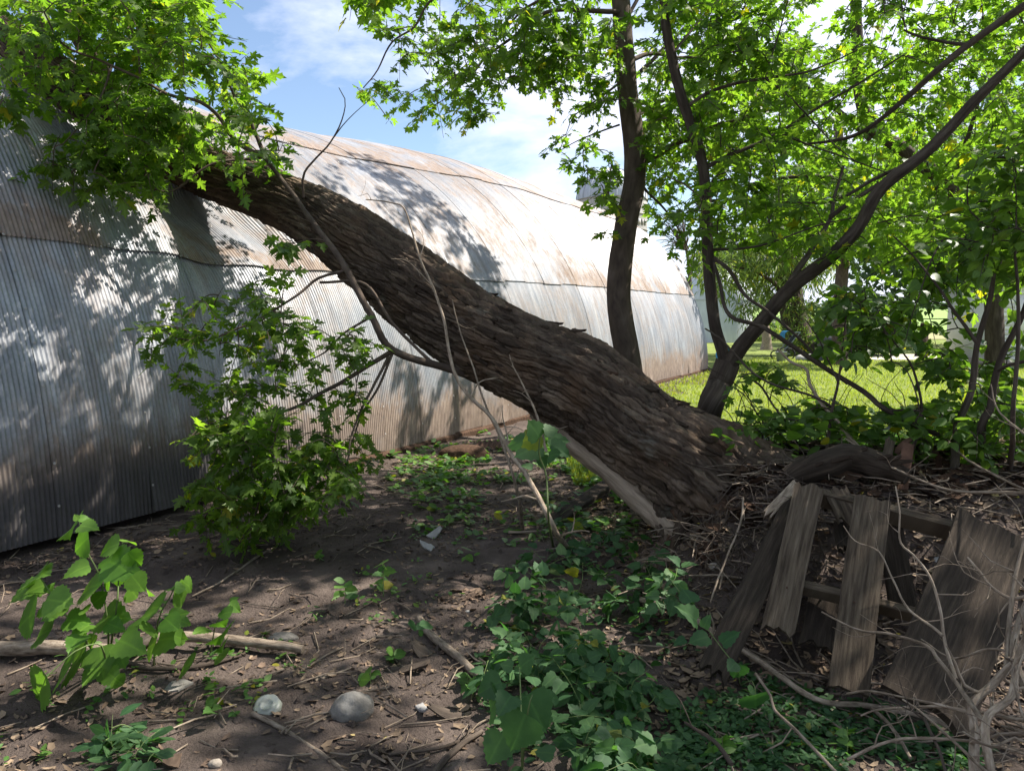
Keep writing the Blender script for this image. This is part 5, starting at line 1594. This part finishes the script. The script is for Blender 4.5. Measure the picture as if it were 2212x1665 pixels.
for i, (x, y, h, lab) in enumerate(((828, 1290, 80, 'upright seedling between the sun patches on the soil'), (745, 1310, 60, 'small seedling left of the upright one on the soil'), (690, 1215, 20, 'tiny seedling near the curved stick'), (850, 1440, 40, 'rosette seedling beside the dark bark strip'), (460, 1545, 35, 'small pair-leaved sprout above the straight stick'),
                                   (1560, 1640, 50, 'pale whorled seedling at the bottom right of centre'), (1830, 1640, 70, 'round-leaved seedling at the bottom right'), (800, 1480, 30, 'small green weed above the round rock'), (250, 1600, 20, 'small dark weed in the lower left soil'), (1010, 1500, 45, 'weed cluster beside the burdock'))):
    b = G(float(x), float(y))
    d0 = float(project(b[None])[2][0])
    lv = []
    for k in range(9):
        yy = y - h * (0.25 + .75 * k / 9)
        dx = (1 if k % 2 else -1) * random.uniform(12, 30) * (1.2 - .05 * k) * min(1, h / 50 + .3)
        lv.append((x, yy, x + dx, yy - random.uniform(-4, 10), random.uniform(.3, .7)))
    herb('seedling', b, lab, [[(x + 1, y - h * .5, d0), (x, y - h, d0)]], lv, d0, 'oval' if i % 2 else 'heart', M_COVER, 'seedling', 'seedlings on the soil', stemr=.003)

# clump of weeds in the lower left, and the creeping mulberry over the middle
wd = Plant('weed_clump', G(265.0, 1650.0), 'low clump of grey-green weeds at the bottom left', 'weed', 'oval', M_HEART, M_STEM)


def over_ground(poly, n, lo, hi):
    q = sample_poly(poly, n)
    d = gdepth(q[:, 0], q[:, 1])
    return P(q[:, 0], q[:, 1], np.maximum(1.9, d - (lo + (hi - lo) * rng.random(n) ** 1.4)))


wd.fill(over_ground([(195, 1660), (190, 1600), (250, 1560), (330, 1570), (355, 1620), (340, 1670)], 24, .03, .22), .075, 6, .12, .003, maxd=.6)
wd.finish(200)
VC = [
    ('vine_clump', (1190, 1290), [(1060, 1260), (1120, 1190), (1240, 1170), (1330, 1230), (1300, 1330), (1160, 1350), (1070, 1330)], 46, 'bushy creeping mulberry under the dead sapling foot', .10, .55),
    ('vine_clump', (1400, 1290), [(1290, 1200), (1400, 1150), (1480, 1200), (1480, 1290), (1380, 1340), (1290, 1300)], 36, 'creeping mulberry with blue-green leaves at the foot of the bare wood', .10, .5),
    ('vine_clump', (1160, 1420), [(1040, 1400), (1100, 1330), (1250, 1320), (1300, 1400), (1250, 1480), (1100, 1470), (1040, 1460)], 56, 'dense dark mulberry patch right of the broken branch', .06, .4),
    ('vine_clump', (1330, 1480), [(1250, 1420), (1340, 1380), (1420, 1440), (1430, 1540), (1330, 1580), (1240, 1540)], 46, 'leafy mulberry patch between the burdock and the charred plank', .05, .35),
    ('vine_clump', (1250, 1600), [(1200, 1560), (1300, 1540), (1420, 1590), (1440, 1670), (1200, 1670)], 40, 'mulberry leaves along the bottom edge right of the burdock', .05, .3),
    ('vine_clump', (1200, 1130), [(1150, 1120), (1200, 1060), (1290, 1090), (1350, 1140), (1290, 1190), (1190, 1190)], 22, 'upright mulberry shoots beside the old dark board', .15, .6),
]
for nm, b, poly, n, lab, lo, hi in VC:
    n = int(n * .7)
    pl_ = Plant(nm, G(float(b[0]), float(b[1])), lab, 'plant', 'heart', M_HEART, M_STEM, 'creeping mulberry clumps')
    pl_.fill(over_ground(poly, n, lo, hi), .07, 6, .16, .003, maxd=.9, droop=.2)
    pl_.finish(300)
# hanging leaves on the twigs by the pallet
HL = [(1600, 1435, 1580, 1475, .8), (1590, 1430, 1570, 1450, .7), (1632, 1500, 1635, 1545, .7), (1560, 1390, 1600, 1355, .4), (1530, 1375, 1480, 1385, .3), (1520, 1355, 1535, 1320, .5), (1505, 1340, 1470, 1300, .5), (1495, 1300, 1470, 1260, .6), (1620, 1495, 1640, 1480, .5), (1480, 1380, 1450, 1392, .4)]
herb('bindweed_plant', G(1600.0, 1480.0), 'trailing stem with hanging heart-shaped leaves in front of the charred plank', [[(1590, 1440, 2.9), (1560, 1400, 2.9), (1500, 1320, 3.0), (1440, 1240, 3.1)], [(1625, 1470, 2.8), (1633, 1500, 2.75)]], HL, 2.9, 'heart', M_HEART, stemr=.003)

# ------------------------------------------------------------------ ground cover, litter, grass (uncountable)
SUNOK = None


def scatter_leaves(name, pts, kind, mat, size, label, cat, per=4, up=.9, spread=.03, smin=.5):
    n = len(pts)
    mb = MB()
    for k in range(per):
        p = pts + np.column_stack([rng.normal(0, spread, n), rng.normal(0, spread, n), rng.uniform(.008, spread * 1.6, n)])
        an = rng.random(n) * 6.283
        d = np.column_stack([np.cos(an), np.sin(an), rng.uniform(-.1, .6, n)])
        nr = norm(np.column_stack([rng.normal(0, .5, n), rng.normal(0, .5, n), np.full(n, up)]))
        kk = k % len(TPL[kind])
        leaves_into(mb, kind, kk, p, d, nr, size * (smin + rng.random(n) * .9))
    return put(name, mb, mat, kind='stuff', label=label, cat=cat)


def ground_pts(n, x0, x1, y0, y1, dens=None):
    q = np.column_stack([rng.uniform(x0, x1, n), rng.uniform(y0, y1, n)])
    if dens is not None:
        q = q[rng.random(len(q)) < dens(q)]
    q = q[hut_side(q[:, 0], q[:, 1]) > 0.02]
    return np.column_stack([q, hz(q[:, 0], q[:, 1])])


# weeds on the soil, thin in front, thick towards the lawn
pts = ground_pts(6500, -2.2, 4.2, 4.4, 11, lambda q: np.clip(sstep(4.6, 8.0, q[:, 1]) * (fbm(q * 1.3, 71, 3) * 1.6 + .45) * (1 - .6 * (q[:, 0] < -.8)), 0, 1))
scatter_leaves('ground_cover', pts, 'oval', M_COVER, .075, 'low bright weeds spreading over the soil under the trunk', 'weeds', 6, .9, .035)
pts = ground_pts(5200, .9, 8, 6.2, 10, lambda q: np.clip(.35 + fbm(q * 1.1, 72, 3), 0, 1))
scatter_leaves('weeds', pts, 'heart', M_COVER, .07, 'rank leafy weeds along the lawn edge', 'weeds', 3, .8, .06)
pts = ground_pts(1500, -3.4, 1.2, 2.0, 6, lambda q: np.clip(fbm(q * 1.6, 73, 3) * 1.5 - .15, 0, 1))
scatter_leaves('sprouts', pts, 'oval', M_COVER, .035, 'scattered tiny green sprouts on the bare soil', 'sprouts', 5, .9, .02)
q = sample_poly([(1440, 1480), (1560, 1440), (1760, 1500), (1980, 1540), (2120, 1600), (2120, 1680), (1440, 1680)], 900)
w = P(q[:, 0], q[:, 1], gdepth(q[:, 0], q[:, 1]))
w = w[fbm(w * 3.5, 74, 2) > -.25]
scatter_leaves('bedstraw', w, 'oval', M_HEART, .032, 'carpet of small dark green leaves along the lower right', 'ground cover', 6, .9, .022)
q = sample_poly([(1040, 1330), (1200, 1180), (1480, 1250), (1480, 1660), (1080, 1660), (1030, 1450)], 420)
w = P(q[:, 0], q[:, 1], gdepth(q[:, 0], q[:, 1]))
w = w[fbm(w * 3.0, 76, 2) > -.15]
scatter_leaves('undergrowth', w, 'oval', M_HEART, .04, 'small low leaves beneath the creeping mulberry', 'undergrowth', 5, .9, .03)
q = sample_poly([(1560, 900), (2212, 880), (2212, 1040), (1900, 1010), (1640, 1010)], 520)
w = P(q[:, 0], q[:, 1], rng.uniform(4.4, 6.5, len(q)))
w[:, 2] = np.minimum(w[:, 2], hz(w[:, 0], w[:, 1]) + .2)
w = w[w[:, 2] > hz(w[:, 0], w[:, 1])]
scatter_leaves('low_growth', w, 'heart', M_SHRUB, .075, 'leafy low growth crowning the root mound', 'undergrowth', 4, .7, .07)

# dead leaves, chips and twigs


def litter(name, pts, size, mat, label, seed):
    n = len(pts)
    v0, f0 = np.array([[-.5, -.25, 0], [.1, -.32, .05], [.5, 0, .12], [.1, .3, .03], [-.45, .22, .08], [0, 0, -.02]]), np.array([[0, 1, 5], [1, 2, 5], [2, 3, 5], [3, 4, 5], [4, 0, 5]])
    an = rng.random(n) * 6.283
    d = np.column_stack([np.cos(an), np.sin(an), rng.normal(0, .25, n)])
    nr = np.column_stack([rng.normal(0, .35, n), rng.normal(0, .35, n), np.ones(n)])
    x, y, z = leaf_frames(d, nr)
    s = (size * (.35 + rng.random(n) ** 2 * 1.3))[:, None, None]
    asp = rng.uniform(.35, 1.1, n)[:, None, None]
    V = pts[:, None] + np.array([0, 0, .006]) + s * (v0[None, :, 0:1] * y[:, None] + v0[None, :, 1:2] * asp * x[:, None] + v0[None, :, 2:3] * z[:, None])
    mb = MB()
    mb.add(V.reshape(-1, 3), (f0[None] + (np.arange(n) * 6)[:, None, None]).reshape(-1, 3))
    return put(name, mb, mat, smooth=False, kind='stuff', label=label, cat='leaf litter')


M_CHIP = leaf_mat('litter_chip', (0.03, 0.022, 0.018), (0.20, 0.15, 0.115), (1, .9, .8), 0.05, 0.9, 0.0)
litter('leaf_litter', ground_pts(40000, -4.5, 4.5, 1.9, 10, lambda q: np.clip(.55 + fbm(q * 1.2, 81, 3) * 1.1 - .25 * (q[:, 0] < -.6) + .6 * (q[:, 0] > .3), .05, 1)), .036, M_CHIP, 'brown dead leaves and bark chips strewn over the soil', 1)
litter('wood_chips', ground_pts(14000, -3.5, 3.5, 1.9, 6, lambda q: np.clip(.4 + fbm(q * 2, 82, 3), .05, 1)), .028, M_DRY, 'pale wood chips and dry leaf scraps on the soil', 2)
litter('mound_litter', ground_pts(17000, .7, 4.5, 3.1, 6.6, None), .05, M_CHIP, 'dead leaves and rotten bark covering the root mound', 3)
q = ground_pts(9000, -4, 4, 1.9, 8, lambda q: np.clip(.5 + fbm(q * 1.8, 84, 3), .05, 1))
oc = np.array([[1, 0, 0], [-1, 0, 0], [0, 1, 0], [0, -1, 0], [0, 0, 1], [0, 0, -1.0]])
of = np.array([[0, 2, 4], [2, 1, 4], [1, 3, 4], [3, 0, 4]])
sz = .004 + .022 * rng.random((len(q), 1, 1)) ** 3
V = q[:, None] + oc[None] * sz * rng.uniform(.6, 1.3, (len(q), 6, 1)) + rng.normal(0, .15, (len(q), 6, 3)) * sz
mb = MB()
mb.add(V.reshape(-1, 3), (of[None] + (np.arange(len(q)) * 6)[:, None, None]).reshape(-1, 3))
put('clods', mb, M_SOIL, kind='stuff', smooth=False, label='crumbs and clods of dark soil', cat='soil')
q = np.array([G(float(x), float(y)) for x, y in sample_poly([(940, 1290), (1060, 1265), (1080, 1290), (1010, 1310), (950, 1305)], 160)])
litter('bark_chips', q, .05, M_DRY, 'patch of pale bark chips in the sun in mid foreground', 4)
litter('root_debris', ground_pts(2600, 1.0, 3.0, 3.9, 6.4), .12, M_ROT, 'chunks of rotten bark and torn root on the mound beside the trunk', 5)
mb = MB()
pts = np.vstack([ground_pts(900, .9, 3.2, 3.6, 6.3), ground_pts(2000, -4, 3.5, 1.9, 7.5, lambda q: np.clip(.5 + fbm(q * 1.5, 83, 2) + .3 * (q[:, 0] > .2), .05, 1)), ground_pts(500, .8, 3.5, 2.6, 5)])
for p in pts:
    an = random.uniform(0, 6.283)
    ln = random.uniform(.05, .32)
    d = np.array([math.cos(an), math.sin(an), random.gauss(0, .12)])
    q = [p + [0, 0, .012], p + d * ln * .5 + np.array([random.gauss(0, .02), random.gauss(0, .02), .02]), p + d * ln + np.array([0, 0, .012])]
    q[2][2] = max(q[2][2], float(hz(q[2][0], q[2][1])) + .006)
    r = random.uniform(.0015, .006)
    mb.tube(np.array(q), [r, r * .9, r * .6], 4, 0, 0, False)
put('fallen_twigs', mb, M_DEAD, kind='stuff', label='small dead twigs littering the soil', cat='twigs')

# grass on the lawn
n = 70000
yy = 7.2 + (rng.random(n) ** 1.6) * 22
xx = 0.6 + rng.random(n) * (yy * 0.70)
keep = (yy > lawn_edge(xx, yy) - .2) & ((hut_side(xx, yy) > .1))
p = np.column_stack([xx, yy])[keep]
p = np.column_stack([p, hz(p[:, 0], p[:, 1])])
n = len(p)
an = rng.random(n) * 6.283
h = rng.uniform(.03, .09, n) * np.where(p[:, 1] < 9, 1.5, 1.0)
wv = np.column_stack([np.cos(an), np.sin(an), 0 * an]) * (.004 + .0006 * p[:, 1:2])
tip = p + np.column_stack([rng.normal(0, .025, n), rng.normal(0, .025, n), h])
mb = MB()
mb.add(np.stack([p - wv, p + wv, tip], 1).reshape(-1, 3), np.arange(3 * n).reshape(-1, 3))
put('grass', mb, M_GRASS, kind='stuff', label='short grass blades of the sunlit lawn', cat='grass')

# ------------------------------------------------------------------ beyond the barn: silo, grain bin, yard


def at(x, d, z=0.0):
    return np.array([(x - CX) / F_PX * d, d, z])


c = at(1318, 62)
silo = thing('silo', c, 'tall pale stave silo with a domed metal cap behind the barn', 'silo')
SR = 2.8
for k in range(9):
    z0 = k * 1.2
    m = MB()
    m.lathe([(SR + .02 * (k % 2), z0), (SR + .02 * (k % 2), z0 + 1.195)], c, 40)
    put('stave_ring', m, M_SILO, silo)
    m = MB()
    m.lathe([(SR + .03, z0 + 1.15), (SR + .09, z0 + 1.17), (SR + .09, z0 + 1.22), (SR + .03, z0 + 1.24)], c, 40)
    put('hoop', m, M_SILO, silo)
m = MB()
th = np.linspace(0, math.pi / 2, 14)
m.lathe(np.column_stack([(SR + .05) * np.cos(th), 10.8 + 2.5 * np.sin(th)]), c, 40)
put('dome', m, M_SILODOME, silo)
for k in range(24):
    a = k * 2 * math.pi / 24
    m = MB()
    m.tube(np.stack([c[0] + (SR + .07) * np.cos(th) * math.cos(a), c[1] + (SR + .07) * np.cos(th) * math.sin(a), 10.8 + 2.52 * np.sin(th)], -1), .035, 4)
    put('dome_rib', m, M_SILODOME, silo)
for k in range(14):
    a = -math.pi / 2 + (k - 6.5) * .16
    m = MB()
    m.box((c[0] + (SR + .03) * math.cos(a), c[1] + (SR + .03) * math.sin(a), 8.95), (.3, .06, .42), np.array(Matrix.Rotation(a + math.pi / 2, 3, 'Z')))
    put('white_block', m, M_PALE, silo)
c = at(1545, 48)
binn = thing('grain_bin', c, 'grey rounded grain bin showing past the barn end', 'grain bin')
m = MB()
m.lathe([(2.2, 0), (2.2, 2.6)], c, 36)
put('bin_wall', m, M_SILODOME, binn)
m = MB()
m.lathe(np.column_stack([2.25 * np.cos(th), 2.6 + 2.0 * np.sin(th)]), c, 36)
put('bin_roof', m, M_SILODOME, binn)

# old willow with ivy on its trunk
wl_ = Plant('old_willow', at(1722, 31), 'thick ivy-clad old willow trunk on the far lawn', 'tree', 'narrow', M_WILLOW, M_BARK)
wl_.limb([at(1728, 31, -.1), P(1724, 735, 31), P(1710, 660, 31), P(1700, 600, 31), P(1690, 520, 31), P(1680, 420, 31)], .62, .3, 'trunk', 20, .12, 0, .15)
for a in (([P(1702, 610, 31), P(1650, 540, 30.5), P(1600, 500, 30)], .18, .04), ([P(1700, 600, 31), P(1740, 520, 31), P(1760, 450, 31)], .2, .05), ([P(1705, 630, 31), P(1640, 590, 30), P(1580, 575, 29.5)], .12, .03), ([P(1690, 540, 31), P(1620, 430, 31), P(1560, 380, 31)], .15, .04)):
    wl_.limb(*a, wob=.1, step=.2)
wl_.fill(pick([(1500, 520), (1600, 480), (1760, 470), (1800, 560), (1740, 610), (1700, 600), (1660, 640), (1600, 600), (1540, 620)], 420, 28, 33, .4, 45, .4), .32, 14, 1.3, .012, .8, 9)
wl_.fill(pick([(1560, 600), (1640, 600), (1640, 680), (1590, 680)], 30, 28.5, 31, .3, 46, .4), .28, 12, 1.2, .012, 1.0, 9)
q = P(rng.uniform(1690, 1752, 500), rng.uniform(640, 770, 500), 30.3)
wl_.L.append((q, rng.normal(0, 1, (500, 3)) + [0, -.6, -.6], rng.normal(0, 1, (500, 3)) + [0, -1, .5], rng.uniform(.15, .35, 500)))
wl_.finish(60)
t2 = Plant('slender_tree', at(1818, 25), 'slender tree with a straight grey trunk on the lawn behind the sapling', 'tree', 'maple', M_MAPLE, M_SMOOTHBARK)
t2.limb([at(1816, 25, -.1), P(1812, 680, 25), P(1820, 560, 25), P(1815, 420, 25), P(1810, 250, 25)], .24, .14, 'trunk', 14, .1, 0, .15)
t2.limb([P(1820, 560, 25), P(1860, 480, 25), P(1910, 430, 25)], .09, .03)
t2.limb([P(1818, 500, 25), P(1760, 420, 25), P(1700, 380, 25)], .09, .03)
t2.fill(pick([(1640, 300), (2000, 300), (2050, 480), (1900, 560), (1760, 520), (1650, 450)], 330, 23, 27, .38, 47, .4), .24, 12, 1.0, .012, .4, 8)
t2.finish(40)
st = thing('tree_stub', at(1655, 36), 'bare pale stub of a tree trunk beyond the stroller', 'tree stump')
m = MB()
p = smooth_path([at(1655, 36, -.1), at(1655, 36, .5), P(1653, 705, 36)], .1)
m.tube(p, np.interp(np.linspace(0, 1, len(p)), [0, .3, 1], [.34, .22, .2]), 14, .15, 3)
put('stub', m, M_DEAD, st)
# bare twiggy treetop beside the silo
bt = Plant('bare_tree', at(1490, 40), 'leafless fine-twigged tree top between the silo and the barn end', 'tree', 'narrow', M_WILLOW, M_DEADDARK)
bt.limb([at(1490, 40, 0), P(1490, 600, 40), P(1480, 520, 40)], .18, .07, 'trunk', 8, .1, 0, .3)
for k in range(60):
    x, y = random.uniform(1395, 1500), random.uniform(430, 560)
    bt.limb([P(1480, 540, 40), P((1480 + x) / 2, (540 + y) / 2 - 12, 40 + random.uniform(-1, 1)), P(x - 10, y, 40 + random.uniform(-2, 2))], .03, .008, own=False, segs=8, wob=.12, step=.3)
bt.finish(0)


def blob_tree(name, x, d, h, w_, label, mat, n, size, seed, cat='bush', z0=0.0):
    c = at(x, d)
    b = Plant(name, c, label, cat, 'oval', mat, M_BARK)
    b.limb([c - [0, 0, .1], c + [0, 0, h * .5]], .08 * h / 3, .03, 'trunk', 8, .1, 0, .3)
    q = rng.normal(0, 1, (n, 3))
    q = norm(q) * (rng.random((n, 1)) ** .4)
    p = c + q * np.array([w_, w_, h * .5]) * (1 + .25 * fbm(q * 2, seed, 2))[:, None] + [0, 0, h * .5 + z0]
    p = p[p[:, 2] > .05]
    n = len(p)
    b.L.append((p, rng.normal(0, 1, (n, 3)) + [0, 0, -.4], rng.normal(0, .7, (n, 3)) + [0, 0, .8], size * rng.uniform(.6, 1.4, n)))
    b.finish(0)
    return b


blob_tree('dark_bush', 1868, 31, 2.6, 1.7, 'dark blue-green rounded bush on the far lawn', M_FAR, 2600, .28, 1)
blob_tree('pale_bush', 1770, 40, 2.3, 1.8, 'pale yellowish bush behind the willow trunk', M_WILLOW, 1500, .3, 2)
blob_tree('hedge_bush', 1590, 50, 1.5, 3.5, 'low green bush behind the barn end', M_WILLOW, 1800, .3, 3)
blob_tree('hedge_bush', 1700, 54, 1.7, 4.5, 'wider low bush left of the willow', M_FAR, 2000, .32, 4)
blob_tree('yard_tree', 1960, 44, 9, 4.5, 'round leafy tree standing behind the gravel drive', M_FAR, 5000, .4, 5, 'tree', 2.0)
blob_tree('yard_tree', 1560, 80, 9, 4.0, 'leafy tree far behind the grain bin', M_FAR, 3500, .5, 6, 'tree', 1.0)
blob_tree('yard_tree', 2150, 40, 12, 6, 'large tree behind the white house', M_FAR, 5000, .45, 7, 'tree', 2.0)
st = thing('lawn_trunk', at(1992, 30), 'dark tapered trunk stub against the bright gravel drive', 'tree stump')
m = MB()
p = smooth_path([at(1992, 30, -.05), at(1993, 30, .6), at(1993, 30, 1.35)], .1)
m.tube(p, np.linspace(.28, .12, len(p)), 12, .15, 5)
put('stub', m, M_BARK, st)
# far tree belt
mb = MB()
n = 9000
x = rng.uniform(-500, 900, n)
y = rng.uniform(880, 1000, n)
hgt = 9 + 5 * fbm(np.column_stack([x / 40, x * 0]), 9, 3)
z = 10 + rng.random(n) * hgt
leaves_into(mb, 'oval', 1, np.column_stack([x, y, z]), rng.normal(0, 1, (n, 3)), rng.normal(0, 1, (n, 3)) + [0, -1, 1], rng.uniform(3, 6, n))
put('treeline', mb, M_FAR, kind='stuff', label='far belt of trees along the horizon', cat='trees')

# white house
hc = at(2310, 24)
hs = thing('white_house', hc, 'white clapboard house half hidden by the shrub at the right', 'house')
HW, HD, HH = 4.4, 3, 2.7
for k in range(18):
    m = MB()
    m.box((hc[0], hc[1] + .004 * (k % 2), .25 + k * .14), (HW, .03, .136), np.array(Matrix.Rotation(math.radians(-4), 3, 'X')))
    put('clapboard', m, M_SIDING, hs)
m = MB()
m.box((hc[0], hc[1] + HD / 2 + .05, HH / 2), (HW - .06, HD, HH))
put('wall', m, M_SIDING, hs)
for wx in (-1.35, .1):
    m = MB()
    m.box((hc[0] + wx, hc[1] - .035, 1.55), (.95, .05, 1.35))
    fr = put('window', m, M_SIDING, hs)
    for dz in (-.32, .32):
        m = MB()
        m.box((hc[0] + wx, hc[1] - .066, 1.55 + dz), (.78, .02, .56))
        put('pane', m, M_GLASSDARK, fr)
m = MB()
z0 = HH
m.add([[hc[0] - HW / 2 - .3, hc[1] - .4, z0], [hc[0] + HW / 2 + .3, hc[1] - .4, z0], [hc[0] + HW / 2 + .3, hc[1] + HD / 2, z0 + 1.7], [hc[0] - HW / 2 - .3, hc[1] + HD / 2, z0 + 1.7],
       [hc[0] - HW / 2 - .3, hc[1] + HD + .4, z0], [hc[0] + HW / 2 + .3, hc[1] + HD + .4, z0]], [[0, 1, 2, 3], [3, 2, 5, 4], [0, 4, 5, 1]])
m.add([[hc[0] - HW / 2, hc[1], z0], [hc[0] - HW / 2, hc[1] + HD, z0], [hc[0] - HW / 2, hc[1] + HD / 2, z0 + 1.6]], [[0, 1, 2]])
put('roof', m, M_ROOF, hs, smooth=False)
m = MB()
m.box((hc[0], hc[1] + HD / 2, .1), (HW + .02, HD + .12, .24))
put('foundation', m, M_CONC, hs)

# stroller on the lawn
c = at(1698, 28.6)
strl = thing('stroller', c, 'blue and black jogging stroller standing on the far lawn', 'stroller')
for dx, dy, r in ((-.28, .1, .2), (.28, .1, .2), (0, -.45, .16)):
    m = MB()
    a = np.linspace(0, 2 * math.pi, 21)
    m.tube(np.stack([0 * a + c[0] + dy * .8 - .05, c[1] + dx + 0 * a, r + r * np.sin(a)], -1)[:, [0, 1, 2]] + np.column_stack([r * np.cos(a), 0 * a, 0 * a]), .025, 6, cap=False)
    wv = put('wheel', m, M_BLACK, strl)
    m = MB()
    for q in a[:-1:3]:
        m.tube(np.array([[c[0] + dy * .8 - .05, c[1] + dx, r], [c[0] + dy * .8 - .05 + r * math.cos(q), c[1] + dx, r + r * math.sin(q)]]), .006, 4)
    put('spokes', m, M_GREY, wv)
m = MB()
for sy in (-.24, .24):
    m.tube(smooth_path([[c[0] - .4, c[1] + sy * .2, .2], [c[0] - .05, c[1] + sy, .45], [c[0] + .25, c[1] + sy, .8], [c[0] + .42, c[1] + sy, 1.0]], .05), .016, 6)
m.tube(np.array([[c[0] + .42, c[1] - .24, 1.0], [c[0] + .42, c[1] + .24, 1.0]]), .018, 6)
m.tube(np.array([[c[0] + .05, c[1] - .28, .2], [c[0] + .05, c[1] + .28, .2]]), .014, 6)
put('frame', m, M_GREY, strl)
m = MB()
m.grid(np.stack([[[c[0] - .32, c[1] + sy, .42], [c[0] - .05, c[1] + sy, .38], [c[0] + .1, c[1] + sy, .5], [c[0] + .25, c[1] + sy, .85]] for sy in (-.22, -.1, 0, .1, .22)]))
put('seat', m, M_BLACK, strl)
m = MB()
a = np.linspace(-.1, 2.2, 10)
m.grid(np.stack([[[c[0] + .2 - .36 * math.sin(q), c[1] + sy, .72 + .34 * math.cos(q - .5)] for q in a] for sy in (-.26, -.24, 0, .24, .26)]))
put('canopy', m, M_BLUE, strl)
c = at(1688, 26.8)
bk = thing('bucket', c, 'grey plastic bucket on the grass in front of the stroller', 'bucket')
m = MB()
m.lathe([(0, .005), (.14, .005), (.19, .36), (.2, .36), (.18, .34), (.13, .02)], c, 20)
put('pail', m, M_GREY, bk)
m = MB()
a = np.linspace(0, math.pi, 12)
m.tube(np.stack([c[0] + .19 * np.cos(a), c[1] - .1 * np.sin(a), .34 + .1 * np.sin(a)], -1), .006, 5)
put('handle', m, M_WIRE, bk)
c = at(1563, 27)
tr_ = thing('toy_car', c, 'small bright blue ride-on toy beside the far corner of the barn', 'toy')
m = MB()
m.grid(np.stack([[[c[0] + x, c[1] + y, z] for x, z in ((-.22, .12), (-.24, .3), (-.1, .36), (0, .55), (.16, .55), (.22, .3), (.22, .12))] for y in (-.16, -.15, .15, .16)]))
put('body', m, M_BLUE, tr_)
for dx in (-.14, .14):
    for dy in (-.17, .17):
        m = MB()
        a = np.linspace(0, 2 * math.pi, 15)
        m.tube(np.stack([c[0] + dx + .06 * np.cos(a), c[1] + dy + 0 * a, .08 + .06 * np.sin(a)], -1), .028, 6, cap=False)
        put('wheel', m, M_BLACK, tr_)
c = at(1795, 27.5)
gr = thing('covered_grill', c, 'dark grey covered grill standing right of the willow trunk', 'grill')
m = MB()
m.lathe([(.45, 0.0), (.42, .5), (.5, .62), (.42, .85), (.15, 1.0), (0, 1.0)], c, 18)
put('cover', m, M_ROOF, gr)
m = MB()
m.tube(np.array([[c[0] - .6, c[1], .62], [c[0] - .3, c[1], .64]]), .03, 6)
put('handle', m, M_BLACK, gr)
for i, (x, y) in enumerate(((1735, 778), (1752, 776), (1772, 777), (1800, 778), (1832, 776))):
    d = CAMZ * F_PX / (y - 683.0)
    rock('edging_stone', at(x, d, .08), (.26, .18, .14), M_PALE, ['first pale edging stone left under the willow', 'second pale edging stone under the willow', 'middle pale edging stone by the grill', 'pale edging stone just right of the grill', 'rightmost pale edging stone past the grill'][i], 'stone', 30 + i, res=10).__setitem__('group', 'pale stones edging the willow')
